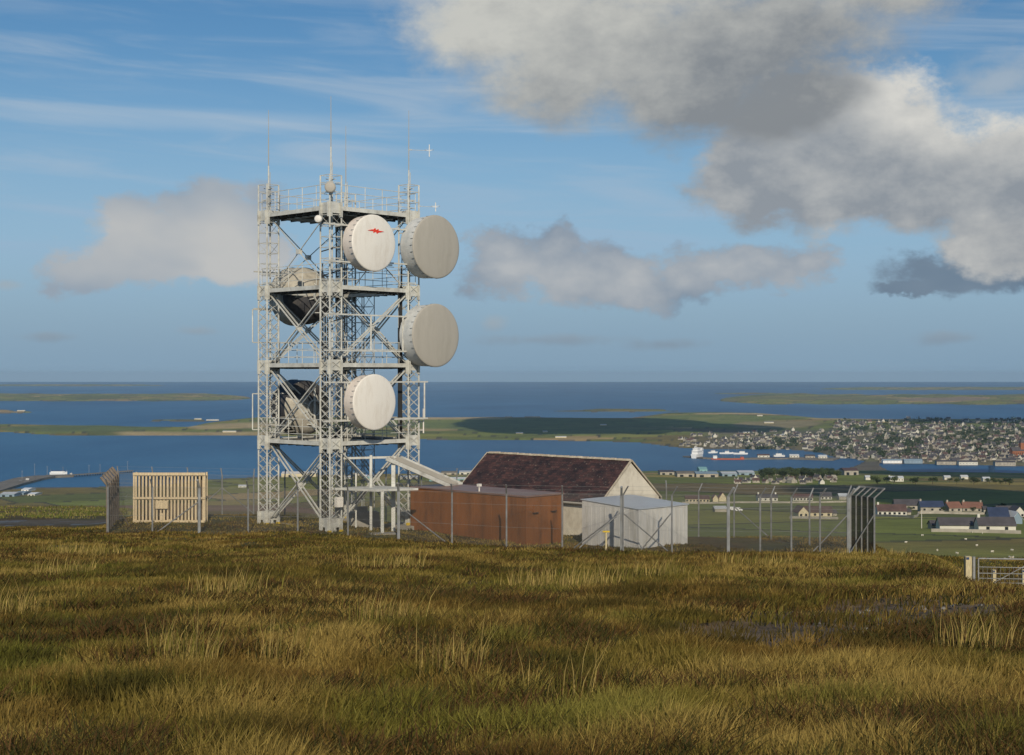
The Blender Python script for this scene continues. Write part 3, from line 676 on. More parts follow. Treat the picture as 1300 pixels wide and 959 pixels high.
p = at(537.6, 69.6, 550); rt = empty('stub_antenna', p, label='short white vertical rod antenna beside the right leg', cat='antenna')
MB().bar((0, 0, 0), (0, 0, 1.2), .035, 8).build('rod', M['radome'], rt); MB().bar((-.55, 0, .55), (0, 0, .55), .03).bar((-.5, 0, .15), (0, 0, .15), .03).build('arm', M['steel'], rt)

# cable gantry between the tower and the building
def gantry():
    O = at(486, 66.4, 676); O.z = gz(O.x, O.y); root = empty('cable_gantry', O, label='grey steel cable gantry with a sloping tray between tower and slate roof', cat='cable gantry')
    P = lambda px, py, Y: at(px, Y, py) - O
    def post(px, py, Y, r):
        t = P(px, py, Y); b = at(px, Y) - O; MB().bar((b.x, b.y, b.z - .1), t, r, 4).build('post', M['steel'], root)
    post(471, 578, 66.6, .085); post(499.5, 580, 67.2, .13); post(485.5, 624, 64.8, .10); post(452, 600, 67.5, .05)
    mb = MB(); mb.bar(P(436, 582, 66.6), P(503, 580.5, 67.2), .07); mb.build('top_beam', M['steel'], root)
    mb = MB(); a = P(421, 622, 66.2); b = P(478, 624.5, 64.9); c = P(531, 622.5, 66.2); d = P(486, 619.5, 67.8)
    th = Vector((0, 0, .10)); vs = [a, b, c, d, a + th, b + th, c + th, d + th]
    mb.add(vs, [(3, 2, 1, 0), (4, 5, 6, 7), (0, 1, 5, 4), (1, 2, 6, 5), (2, 3, 7, 6), (3, 0, 4, 7)]); mb.build('walkway_deck', M['steel'], root)
    mb = MB(); q0 = P(500, 582, 67.2); q1 = P(578, 616, 69.5)
    side = Vector((.30, .42, 0))
    for e in (-1, 1): mb.bar(q0 + side * e, q1 + side * e, .08, 4, None, 1.6)
    for k in range(15):
        m_ = q0.lerp(q1, k / 14); mb.bar(m_ - side, m_ + side, .03)
    mb.build('cable_tray', M['steel'], root)
    mb = MB()
    for e in (-.5, -.2, .1, .4): mb.bar(q0 + side * e + Vector((0, 0, .06)), q1 + side * e + Vector((0, 0, .06)), .05, 6)
    mb.build('cables', M['radome2'], root)
    mb = MB(); mb.box(at(485.5, 64.8) - O + Vector((0, 0, -.02)), (1.2, .6, .16), .3); mb.build('footing', M['concrete'], root)
gantry()
p = at(462, 69.0); o = MB().box((0, 0, .3), (1.5, .9, .9), .3, .9).box((-.1, 0, .85), (.5, .3, .3), .3).build('concrete_block', M['concrete'], loc=p); tag(o, 'grey concrete block in the grass behind the nearest tower leg', 'concrete block')

# ------------------------------------------------------------------ brown container, building, shed
def rotz(ux, uy): return math.atan2(uy, ux)
def cabin():
    c = Vector((.63, 63.3, 0)); zt = -5.50; g = -8.05; h = zt - g
    # local x along the short right-hand side, local y along the long side
    ang = rotz(.70, .714); root = empty('equipment_cabin', (c.x, c.y, g), (0, 0, ang), 'brown steel clad equipment cabin with a flat roof behind the fence', 'equipment cabin')
    W_, L_ = 2.45, 7.75
    MB().box((W_ / 2, L_ / 2, h / 2 - .03), (W_, L_, h - .06)).build('wall', M['rust'], root)
    MB().box((W_ / 2, L_ / 2, h), (W_ + .07, L_ + .07, .07)).build('roof', M['rustroof'], root)
    mb = MB()
    for k in range(1, 7): mb.box((-.006, k * L_ / 7, h / 2 - .05), (.012, .035, h - .12))
    for k in range(1, 3): mb.box((k * W_ / 3, -.006, h / 2 - .05), (.035, .012, h - .12))
    mb.box((-.008, .02, h / 2 - .05), (.02, .05, h - .1)); mb.build('panel_seam', M['rust'], root)
    for x in (.55, 1.75):
        v = MB(); v.box((x, -.05, h - .55), (.30, .10, .36), 0, .75); f = v.build('vent_hood', M['rust'], root)
        MB().box((x, -.05, h - .745), (.32, .12, .03)).build('vent_lip', M['black'], f)
    MB().bar((.3, 3.3, h), (.3, 3.3, h + .3), .035, 8).box((.3, 3.3, h + .32), (.16, .16, .12)).build('roof_pipe', M['radome'], root)
cabin()
def building():
    k = 1.053; ap = Vector((5.8, 69.5, 0)); e = Vector((-.69, -.72, 0)); d = Vector((-.72, .69, 0))
    hwid = 2.22; L_ = 9.75; zr = -4.32; ze = -6.15; g = -8.3
    ang = rotz(d.x, d.y)   # local x runs back along the ridge, local y = right-hand side away from camera
    root = empty('slate_building', (ap.x, ap.y, g), (0, 0, ang), 'small cream rendered building with a steep maroon slate roof and pale gable', 'building')
    H = ze - g; RH = zr - g
    w = MB(); vs = []
    for x in (0, L_): vs += [(x, -hwid, 0), (x, hwid, 0), (x, hwid, H), (x, 0, RH - .05), (x, -hwid, H)]
    w.add(vs, [(0, 1, 2, 3, 4)[::-1], (5, 6, 7, 8, 9), (0, 5, 6, 1), (1, 6, 7, 2), (4, 9, 5, 0)][0:5]); w.build('wall', M['render'], root)
    sl = math.atan2(RH - H, hwid); sw = math.hypot(RH - H, hwid) + .18
    for s in (-1, 1):
        mb = MB(); mb.box((L_ / 2 + .02, -sw / 2 * 1, .05), (L_ + .10, sw, .07))
        rf = mb.build('roof', M['slate'], root, loc=(0, 0, RH), rot=(sl if s < 0 else sl, 0, 0))
        if s > 0: rf.rotation_euler = (sl, 0, math.pi); rf.location = (L_ + .04, 0, RH)
    mb = MB(); n = 22
    for i in range(n): mb.box((L_ * (i + .5) / n, 0, RH + .085 + .012 * random.random()), (L_ / n - .012, .26, .09), 0, .6)
    mb.build('ridge_tiles', M['verge'], root)
    for x in (-.045, L_ + .1):
        mb = MB()
        for s in (-1, 1): mb.bar((x, s * (hwid + .14), H - .06), (x, 0, RH + .07), .05, 4)
        mb.build('verge_strip', M['verge'], root)
    mb = MB(); mb.bar((-.02, -hwid - .2, H - .13), (L_ + .1, -hwid - .2, H - .13), .055, 8); mb.bar((-.02, hwid + .2, H - .13), (L_ + .1, hwid + .2, H - .13), .055, 8)
    mb.bar((L_ - .2, -hwid - .08, H - .15), (L_ - .2, -hwid - .06, .1), .035, 8); mb.build('gutter', M['radome2'], root)
    MB().bar((L_ - .1, -.9, RH - .72), (L_ - .1, -.9, RH - .35), .03, 8).box((L_ - .1, -.9, RH - .3), (.14, .14, .14)).build('roof_light', M['radome'], root)
building()
def shed():
    c = Vector((5.53, 62.0, 0)); g = -8.1; zt = -5.95; ang = rotz(.71, .704); h = zt - g
    root = empty('metal_shed', (c.x, c.y, g), (0, 0, ang), 'white sheet metal shed with a pale lean-to roof beside the slate building', 'shed')
    W_, L_ = 3.4, 3.35; r = .22
    w = MB(); vs = [(0, 0, 0), (W_, 0, 0), (W_, L_, 0), (0, L_, 0), (0, 0, h), (W_, 0, h), (W_, L_, h + r), (0, L_, h + r)]
    w.add(vs, [(3, 2, 1, 0), (4, 5, 6, 7), (0, 1, 5, 4), (1, 2, 6, 5), (2, 3, 7, 6), (3, 0, 4, 7)]); w.build('wall', M['shedw'], root)
    mb = MB(); o_ = .05; a = .035
    mb.add([(-o_, -o_, h + .005), (W_ + o_, -o_, h + .005), (W_ + o_, L_ + o_, h + r + .01), (-o_, L_ + o_, h + r + .01)] + [(-o_, -o_, h + a), (W_ + o_, -o_, h + a), (W_ + o_, L_ + o_, h + r + a), (-o_, L_ + o_, h + r + a)],
           [(3, 2, 1, 0), (4, 5, 6, 7), (0, 1, 5, 4), (1, 2, 6, 5), (2, 3, 7, 6), (3, 0, 4, 7)]); mb.build('roof', M['shedr'], root)
    mb = MB(); n = 12
    for k in range(1, n):
        mb.box((W_ * k / n, -.006, h / 2), (.025, .012, h - .06)); mb.box((-.006, L_ * k / n, h / 2), (.012, .025, h - .06))
    mb.box((-.01, -.01, h / 2), (.06, .06, h - .02)); mb.build('sheet_rib', M['shedw'], root)
    MB().box((W_ / 2, L_ / 2, .02), (W_ + .7, L_ + .7, .12)).build('base_slab', M['concrete'], root)
shed()
p = at(769.5, 60.9); rt = empty('pipe_stand', p, label='short rusty pipe stand by the braced fence corner', cat='pipe stand')
MB().bar((0, 0, -.1), (0, 0, .85), .045, 8).build('pipe', M['woodg'], rt); MB().box((0, 0, .88), (.3, .12, .06)).build('cap', M['yellow'], rt)

# ------------------------------------------------------------------ fences
def fence(name, label, pts, crank, ztip, thick=(), braces=(), matp='pole', matm='chain', kick=.38, group='security fence around the compound', r0=.042, tie=False):
    O = Vector((pts[0][0], pts[0][1], gz(*pts[0]))); root = empty(name, O, label=label, cat='fence', group=group)
    P = []
    for i, (x, y) in enumerate(pts):
        b = Vector((x, y, gz(x, y) - .15)); zt = ztip(i) if callable(ztip) else ztip
        cr = crank(i) if callable(crank) else Vector(crank)
        t = Vector((x, y, zt - kick)); e = t + Vector((cr[0], cr[1], kick)); P.append((b, t, e))
        r = r0 * (1.7 if i in thick else 1); mp = M['polel'] if i in thick else M[matp]
        MB().bar(b - O, t - O, r, 6).bar(t - O - Vector((0, 0, .02)), e - O, r * .8, 6).build('post', mp, root)
    for i in range(len(P) - 1):
        (b0, t0, e0), (b1, t1, e1) = P[i], P[i + 1]
        me = bpy.data.meshes.new('mesh_panel'); q = [b0 - O + Vector((0, 0, .12)), b1 - O + Vector((0, 0, .12)), t1 - O, t0 - O]
        me.from_pydata([tuple(v) for v in q], [], [(0, 1, 2, 3)]); uv = me.uv_layers.new(name='UVMap'); Lh = (q[1] - q[0]).length
        for li, w in zip(range(4), ((0, 0), (Lh, 0), (Lh, (q[2] - q[1]).length), (0, (q[3] - q[0]).length))): uv.data[li].uv = w
        me.materials.append(M[matm]); o = bpy.data.objects.new('mesh_panel', me); COL.objects.link(o); o.parent = root
    mb = MB()
    for i in range(len(P) - 1):
        (b0, t0, e0), (b1, t1, e1) = P[i], P[i + 1]
        for k in (.05, .42, .8, 1.0): mb.bar(b0.lerp(t0, k) - O, b1.lerp(t1, k) - O, .0045)
        for k in (.1, .5, .95): mb.bar(t0.lerp(e0, k) - O, t1.lerp(e1, k) - O, .004)
        if tie: mb.bar(e0 - O, e1 - O, .05)
    mb.build('line_wire', M['pole'], root)
    for i, dx, dy in braces:
        b, t, e = P[i]; f = Vector((b.x + dx, b.y + dy, gz(b.x + dx, b.y + dy)))
        MB().bar(b.lerp(t, .72) - O, f - O, .028, 6).build('brace', M[matp], root)
    return root
yf = lambda px: float(np.interp(px, [135, 789, 924, 1110], [65.5, 60.8, 59.9, 59.2]))
X_ = lambda px, Y: (px - 650) / F * Y
fp = [137, 193.5, 253, 315, 378, 441.7, 506, 573.8, 643, 713.8, 789]
fence('security_fence', 'long front run of the wire mesh fence before tower and cabin', [(X_(p, yf(p)), yf(p)) for p in fp], (-.02, -.30, 0), -4.83, (2, 6, 10), [(2, -2.0, .1), (6, 2.1, -.15), (10, -2.0, .1), (10, 2.0, -.1), (10, -2.1, 1.2)])
fp = [853, 924.6, 965, 1004.6, 1041, 1077]
fence('security_fence', 'shorter front run of the wire mesh fence right of the white shed', [(X_(791, 60.7), 60.7)] + [(X_(p, yf(p)), yf(p)) for p in fp], (.20, -.25, 0), -4.80, (2, 6), [(1, -1.3, .4), (6, -1.5, .3)])
sidepx = [(1079, 60.6), (1087, 60.4), (1094, 60.1), (1101.5, 59.8), (1110, 59.4)]
fence('security_fence', 'right end of the fence filled with dense dark mesh', [(X_(p, y), y) for p, y in sidepx], (.40, -.1, 0), -4.82, (0,), [(4, -.9, .5)], matm='chaind', tie=True)
rp_ = [(150, 78), (194, 78), (239, 78), (282, 77.8), (322, 77.8), (361.6, 77.8), (404, 78), (446, 78.5), (490, 79.5), (535, 80.5), (580, 81.5), (625, 82), (670, 82), (715, 81), (760, 79), (805, 77), (846, 75.5), (887, 74), (932, 70.5), (979, 66.5), (1027.7, 62.6), (1076, 61.0)]
rz_ = lambda i: float(np.interp(rp_[i][0], [150, 400, 887, 1076], [-5.12, -5.3, -5.75, -4.85]))
fence('security_fence', 'rear run of the wire mesh fence behind tower and buildings', [(X_(p, y), y) for p, y in rp_], lambda i: Vector((-.12 if rp_[i][0] < 300 else (.22 if rp_[i][0] > 850 else 0), .25, 0)), rz_, (), [(3, -1.9, .2), (3, 1.9, .2), (18, 1.6, -1)])
lp_ = [(137, 65.7), (139.5, 68.2), (142, 70.6), (144.5, 73), (147, 75.6), (149.5, 77.9)]
fence('security_fence', 'left end of the fence seen end on with stacked brown posts', [(X_(p, y), y) for p, y in lp_], (-.33, 0, 0), lambda i: lerp(-4.8, -5.15, i / 5), (), [(1, .5, 1.5)], matp='concpost', r0=.085, matm='chainb')

# timber crate frame
def timber():
    Y = 70.0; x0 = X_(169, Y); x1 = X_(261, Y); g = gz((x0 + x1) / 2, Y) - .02; w = x1 - x0; h = 2.46
    root = empty('timber_crate', (x0, Y, g), label='pale slatted timber crate frame standing upright behind the left fence', cat='timber crate')
    for nm, z, t in (('top_rail', h - .07, .14), ('middle_rail', h * .49, .10), ('bottom_rail', .06, .12)):
        MB().box((w / 2, -.03, z), (w, .06, t)).build(nm, M['wood'], root)
    for x in (.04, w - .04): MB().box((x, 0.0, h / 2), (.08, .04, h - .02)).box((x, .48, h / 2), (.08, .05, h - .02)).box((x, .24, h / 2), (.07, .46, .1)).build('side_post', M['wood'], root)
    n = 20
    for i in range(n):
        x = .13 + (w - .26) * i / (n - 1) + random.uniform(-.012, .012)
        MB().box((x, .026 + .01 * (i % 2), h / 2 + .0), (.085, .03, h - .06 - .05 * random.random()), 0).build('slat', M['wood'], root)
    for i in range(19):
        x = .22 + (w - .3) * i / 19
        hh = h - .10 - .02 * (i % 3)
        MB().box((x, .40, hh / 2), (.145, .03, hh)).build('rear_slat', M['wood_shade'], root)
    mb = MB()
    for x in (.06, w * .5, w - .06):
        for z in (.12, h - .2): mb.box((x, .24, z), (.07, .40, .07))
    mb.build('cross_batten', M['wood'], root)
    MB().box((w * .40, -.075, h * .36), (.62, .025, .40)).box((w * .40, -.075, h * .12), (.12, .025, .36)).build('cover_board', M['wood'], root)
timber()

# field gate at the right
def gate():
    Y = 50.5; g = lambda px, y: gz(X_(px, y), y)
    rt = empty('gate_post', (X_(1228.7, Y), Y, g(1228.7, Y)), label='square weathered timber post left of the metal gate', cat='gate post', group='timber posts by the gate')
    MB().box((0, 0, .47), (.21, .21, 1.14)).build('post', M['woodg'], rt); MB().box((-.04, -.11, .98), (.10, .03, .08)).build('cap_plate', M['shipb'], rt)
    for px, y, lb in ((1262, 53.5, 'small timber post seen through the gate bars'), (1299.5, 52.5, 'timber post at the picture edge behind the gate')):
        o = copy_tree(rt); o.location = (X_(px, y), y, g(px, y) + .05); o.scale = (.6, .6, .92); o['label'] = lb
    O = Vector((X_(1237, Y), Y, g(1237, Y))); root = empty('field_gate', O, (0, 0, R(-8)), 'grey tubular metal field gate with wire mesh at the right edge', 'gate')
    MB().bar((-.02, 0, -.2), (-.02, 0, 1.16), .055, 10).build('hanging_post', M['polel'], root)
    W_ = 4.2
    mb = MB(); mb.bar((.14, 0, .12), (.14, 0, 1.1), .024, 8); mb.bar((W_, 0, .12), (W_, 0, 1.1), .024, 8); mb.bar((.14, 0, 1.1), (W_, 0, 1.1), .026, 8); mb.build('gate_frame', M['polel'], root)
    for z in (.12, .25, .40, .58, .80): MB().bar((.14, 0, z), (W_, 0, z), .016, 6).build('rail', M['steel2'], root)
    MB().bar((.45, .02, .12), (W_ / 2, .02, 1.08), .016, 6).bar((W_ / 2, .02, 1.08), (W_ - .3, .02, .12), .016, 6).build('brace', M['steel2'], root)
    mb = MB()
    for k in range(27): x = .14 + k * .15; mb.bar((x, -.02, .12), (x, -.02, .8), .004)
    mb.build('wire_mesh', M['steel2'], root)
gate()
for i in range(26):
    pass
# stones by the rut
mbs = []
for i in range(16):
    y = random.uniform(12.5, 19); cx = float(np.interp(y, [10.5, 12.5, 14, 16, 17.8, 20], [2.1, 2.5, 3.2, 4.2, 5.5, 7.6])) + random.uniform(-1.2, 1.2)
    bmv = []; n = 7; s = random.uniform(.025, .06)
    mb = MB(); pr = [(0, -.5), (.7, -.35), (1, 0), (.75, .4), (.3, .6), (0, .62)]; mb.revolve([(r * s, z * s) for r, z in pr], 8)
    mb.v = [(x * random.uniform(.8, 1.25), y_ * random.uniform(.75, 1.2), z_ * random.uniform(.8, 1.2)) for x, y_, z_ in mb.v]
    o = mb.build('stone', M['stone'], loc=(cx, y, gz(cx, y) + s * .1 - .04), rot=(0, 0, random.uniform(0, 6)))
    tag(o, 'small grey stone lying beside the wet rut', 'stone', 'stones beside the wet rut')

# ------------------------------------------------------------------ houses in the valley
HN = 0
def house(px0, px1, py, label, wall='wwall', roof='droof', h=3.0, rh=2.4, wid=7.5, rot=0, win=3, chim=1, name='farmhouse', cat='house', group=None, garage=None, gable=False, dark=False, snow=None):
    p = hit((px0 + px1) / 2, py); L_ = (px1 - px0) / F * p.y
    if gable: L_, wid = wid, L_
    if gable: rot = rot + 90
    root = empty(name, (p.x, p.y, p.z - .3), (0, 0, R(rot)), label, cat, group)
    hx, hy = L_ / 2, wid / 2
    w = MB(); vs = []
    for x in (-hx, hx): vs += [(x, -hy, 0), (x, hy, 0), (x, hy, h), (x, 0, h + rh - .1), (x, -hy, h)]
    w.add(vs, [(4, 3, 2, 1, 0), (5, 6, 7, 8, 9), (0, 5, 9, 4)[::1], (1, 2, 7, 6)]); w.build('wall', M[wall], root)
    r = MB(); o_ = .5
    for s in (-1, 1):
        a = (-hx - .3, s * (hy + o_), h - o_ * rh / hy); b = (hx + .3, s * (hy + o_), h - o_ * rh / hy); c = (hx + .3, 0, h + rh); d = (-hx - .3, 0, h + rh); t = .2
        vs = [a, b, c, d] + [(q[0], q[1], q[2] + t) for q in (a, b, c, d)]
        r.add(vs, [(3, 2, 1, 0), (4, 5, 6, 7), (0, 1, 5, 4), (1, 2, 6, 5), (2, 3, 7, 6), (3, 0, 4, 7)])
    rf = r.build('roof', M[roof], root)
    for k in range(chim):
        x = (-hx + .8) if k == 0 else hx - .8; MB().box((x, 0, h + rh + .5), (1.0, .8, 1.5)).build('chimney', M[wall], rf)
    for k in range(win):
        x = -hx + L_ * (k + .5) / win
        if gable: MB().box((-hx - .03, (k + .5) * wid / win - hy, h * .5), (.06, 1.2, 1.2)).build('window', M['glass'], root)
        else: MB().box((x, -hy - .03, h * .52), (1.3, .06, 1.2)).build('window', M['glass'], root)
    return root
f1 = house(1021, 1055, 655.5, 'cream farmhouse with maroon roof and gabled wing, behind the right fence', 'cwall', 'rroof', 2.9, 2.6, 8, -6, 4, 0)
wg = house(1010, 1023, 655.8, 'x', 'cwall', 'rroof', 2.9, 2.8, 9, 8, 2, 0, gable=True); wg.name = 'gable_wing'
wg.parent = f1; wg.matrix_parent_inverse = (Matrix.Translation(f1.location) @ f1.rotation_euler.to_matrix().to_4x4()).inverted(); del wg['label']; del wg['category']
for nm in ('window',):
    for ch in list(wg.children):
        pass
house(1113, 1149, 654, 'white bungalow row with maroon roof just right of the dark fence end', 'wwall', 'rroof', 3, 3, 8, -5, 6, 1)
house(1135, 1166, 647, 'dark roofed grey steading behind the maroon roofed bungalow', 'gwall', 'droof', 3.5, 3, 9, -6, 2, 0, 'farm_building', 'farm building')
house(1167, 1196, 649.5, 'blue grey roofed farm building left of the red roofed cottage', 'gwall', 'broof', 3.5, 3, 9, -4, 3, 1, 'farm_building', 'farm building')
house(1200, 1218, 649.5, 'cottage with a bright red roof among the valley farms', 'gwall', 'oroof', 3, 3, 8, 12, 2, 1)
house(1222, 1246, 649.5, 'stone cottage with a faded red roof right of the bright red one', 'gwall', 'oroof', 3, 3, 8, -12, 3, 2)
house(1264, 1284, 655, 'dark roofed farmhouse wing beside a white gable', 'wwall', 'droof', 3, 2.6, 8, 4, 3, 0)
house(1284, 1297, 656, 'white gabled farmhouse at the right edge', 'wwall', 'droof', 3, 3, 10, 0, 2, 0, gable=True)
house(1254, 1278, 664.5, 'grey barn with a dark blue roof behind the long byre', 'gwall', 'broof', 4, 3.4, 10, -8, 0, 0, 'farm_building', 'farm building')
house(1278, 1291, 665, 'pale grey gabled barn right of the blue roofed barn', 'bluesh', 'lroof', 3, 3, 10, 10, 0, 0, 'farm_building', 'farm building', gable=True)
house(1191, 1239, 672.5, 'long low stone byre with a dark roof in the near field', 'wwall', 'droof', 2.6, 2.4, 7, -4, 0, 0, 'byre', 'byre')
house(1240, 1286, 673.5, 'stone byre with a chimney joined to the long low byre', 'wwall', 'droof', 2.8, 2.6, 7, -4, 2, 1, 'byre', 'byre')
house(870, 900, 637.5, 'low white cottage row right of the shed seen through the fence', 'cwall', 'rroof', 2.8, 2, 7, -3, 7, 0)
house(904, 911, 637, 'small cream gable end beside the low cottage row', 'cwall', 'oroof', 2.8, 2.5, 8, 0, 0, 0, gable=True)
house(912, 921, 636.5, 'larger cream gable end right of the small one', 'cwall', 'oroof', 3, 3.5, 8, 0, 0, 0, gable=True)
house(961, 986, 636, 'white cottage with grey roof behind the second braced post', 'wwall', 'droof', 3, 2, 7, 3, 4, 2)
house(1006, 1031, 635.5, 'long white cottage with brown roof above the cream farmhouse', 'wwall', 'rroof', 2.8, 2, 7, -3, 6, 0)
house(1041, 1055, 634, 'small black roofed cottage right of the long white one', 'wwall', 'droof', 2.8, 2.4, 7, -3, 3, 0)
house(1064, 1075, 634.5, 'grey shed with pale roof by the fence corner post', 'gwall', 'lroof', 3, 1.6, 7, 0, 0, 0, 'farm_building', 'farm building')
house(906, 921, 650, 'ruined pale stone outbuilding in the field left of the farmhouse', 'gwall', 'lroof', 2.4, 1.2, 6, 5, 0, 0, 'outbuilding', 'outbuilding')
house(1128, 1146, 611.5, 'lone long white house in the green strip below the lagoon', 'wwall', 'lroof', 5, 2, 9, 0, 5, 1)
house(1098, 1104, 609.5, 'tiny white house left of the lone long white house', 'wwall', 'lroof', 4, 2, 8, 0, 0, 0)
house(1198, 1206, 609.3, 'small white building in the dark valley strip, leftmost of three', 'wwall', 'lroof', 4, 2, 8, 0, 0, 0)
house(1219, 1228, 608.5, 'small white building in the dark valley strip, middle of three', 'wwall', 'lroof', 4, 2, 8, 0, 0, 0)
house(1247, 1256, 611.3, 'small white building in the dark valley strip, rightmost of three', 'wwall', 'lroof', 4, 2, 8, 0, 0, 0)
house(438, 446, 608, 'small white house glimpsed between the tower legs', 'wwall', 'lroof', 4, 2, 8, 0, 0, 0)
house(303, 313, 619, 'white cottage on the far slope left of the tower', 'wwall', 'lroof', 3, 2, 8, 0, 2, 0)
def field_wall(pts, label):
    P = [hit(x, y, 200) for x, y in pts]; O = P[0]; mb = MB(); prev = None; vs = []; Q = []
    for i in range(len(P) - 1):
        for k in range(8):
            q = P[i].lerp(P[i + 1], k / 8); Q.append(Vector((q.x, q.y, gz(q.x, q.y))))
    Q.append(P[-1])
    for q in Q: vs += [(q.x - O.x, q.y - .4 - O.y, q.z - O.z - .5), (q.x - O.x, q.y + .4 - O.y, q.z - O.z - .5), (q.x - O.x, q.y + .25 - O.y, q.z - O.z + 1.2), (q.x - O.x, q.y - .25 - O.y, q.z - O.z + 1.2)]
    fs = []
    for i in range(len(Q) - 1):
        for k in range(4): fs.append((i * 4 + k, i * 4 + (k + 1) % 4, i * 4 + 4 + (k + 1) % 4, i * 4 + 4 + k))
    mb.add(vs, fs); o = mb.build('field_wall', M['gwall'], loc=O); tag(o, label, 'field wall', 'stone walls round the valley farms', 'thing')
field_wall([(1002, 658.5), (1064, 659.5)], 'low stone wall in front of the cream farmhouse')
field_wall([(1105, 656), (1160, 658), (1168, 652)], 'low stone wall in front of the maroon roofed bungalow row')
field_wall([(1165, 652.5), (1252, 653.5)], 'long low stone wall in front of the blue and red roofed farm buildings')
field_wall([(1182, 675.5), (1296, 678)], 'low stone wall along the field below the long byres')
field_wall([(866, 639.5), (1080, 638)], 'long stone wall below the cottage rows behind the right fence')
for x0, x1, y, lb in ((1056, 1061, 655, 'small stone outhouse right of the cream farmhouse'), (1150, 1155, 653.5, 'small outhouse right of the maroon roofed bungalow row'), (1180, 1188, 671.5, 'small stone hut left of the long byre'), (1247, 1252, 650, 'little shed right of the faded red cottage')):
    house(x0, x1, y, lb, 'gwall', 'droof', 2.2, 1.4, 4, 5, 0, 0, 'outbuilding', 'outbuilding')
# vehicles by the outbuilding
def van(px, py, label, c):
    p = hit(px, py); root = empty('parked_van', (p.x, p.y, p.z), (0, 0, R(-8)), label, 'van', 'vans parked in the field')
    MB().prism([(-2.6, .4), (2.6, .4), (2.6, 1.3), (1.7, 1.5), (1.1, 2.3), (-2.6, 2.3)], -1, 1).build('body', M[c], root, rot=(math.pi / 2, 0, 0))
    for x in (-1.7, 1.6):
        w = MB(); w.bar((x, -1.02, .42), (x, 1.02, .42), .42, 12); w.build('wheel', M['black'], root)
    MB().box((1.0, -1.02, 1.75), (.9, .05, .5)).build('window', M['glass'], root)
van(931, 648.5, 'white van parked left of another beside the ruined outbuilding', 'shipw'); van(937, 649.5, 'white van parked nearer the farmhouse than its twin', 'shipw')

# industrial sheds
def bigshed(px0, px1, py, hpx, label, wall, roof, dep=40, low=True):
    p = hit((px0 + px1) / 2, py); L_ = (px1 - px0) / F * p.y; H = hpx / F * p.y
    root = empty('industrial_shed', (p.x, p.y + dep / 2, p.z - .5), (0, 0, 0), label, 'industrial shed', 'industrial sheds by the bay')
    MB().box((0, 0, H * .38), (L_, dep, H * .76)).build('wall', M[wall], root)
    r = MB(); hx, hy = L_ / 2 + .5, dep / 2 + .5; z = H * .76
    r.add([(-hx, -hy, z), (hx, -hy, z), (hx, hy, z), (-hx, hy, z), (-hx, 0, H * 1.1), (hx, 0, H * 1.1)], [(0, 1, 5, 4), (2, 3, 4, 5), (0, 4, 3), (1, 2, 5), (3, 2, 1, 0)]); r.build('roof', M[roof], root)
    for k in range(2): MB().box((L_ * (.25 + .5 * k) - L_ / 2, -dep / 2 - .05, H * .25), (min(6, L_ * .2), .1, H * .5)).build('door', M['glass'], root)
sh = [(984, 1009, 603, 5, 'longest white roofed shed by the harbour basin', 'gwall', 'shipw'), (888, 898, 601, 7, 'teal box shaped shed on the bay shore', 'teal', 'teal'),
      (860, 882, 605.5, 6, 'tan roofed shed nearest the slate building gable', 'gwall', 'quay'), (884, 912, 606, 6, 'grey roofed shed right of the tan one', 'gwall', 'bluesh'),
      (917, 936, 605, 5, 'pale blue roofed shed left of its twin by the basin', 'bluesh', 'lroof'), (938, 958, 603.5, 5, 'pale blue roofed shed right of its twin by the basin', 'bluesh', 'lroof'),
      (838, 856, 603, 5, 'low dark shed just above the gable slope', 'gwall', 'droof'), (1012, 1030, 602, 4, 'small brown shed right of the longest white roofed one', 'gwall', 'rroof'),
      (1072, 1090, 603.5, 8, 'stone block with dark roof at the end of the basin', 'gwall', 'rroof'),
      (357, 401, 606, 6, 'big pale vaulted shed seen through the left tower bracing', 'cwall', 'radome'), (446, 462, 604, 4, 'grey shed seen between the tower legs', 'gwall', 'bluesh'),
      (462, 478, 608, 4, 'white roofed shed seen between the gantry posts', 'teal', 'shipw'), (545, 600, 611, 4, 'long white and green shed left of the slate roof', 'teal', 'shipw'),
      (560, 580, 603, 4, 'brown roofed shed behind the long white and green one', 'gwall', 'quay'), (583, 598, 602.5, 4, 'pale shed touching the slate roof outline', 'wwall', 'lroof'),
      (508, 530, 609, 4, 'low grey shed behind the right tower leg', 'gwall', 'lroof'), (0, 18, 631, 5, 'blue grey shed at the left edge below the pier', 'bluesh', 'lroof'),
      (19, 30, 629, 4, 'dark shed beside the blue grey one below the pier', 'bluesh', 'bluesh'), (27, 36, 624.5, 4, 'small bright white shed at the landward end of the pier', 'shipw', 'shipw'),
      (35, 44, 629.5, 3, 'white topped shed in the green field below the pier', 'wwall', 'shipw')]
for a in sh: bigshed(*a)
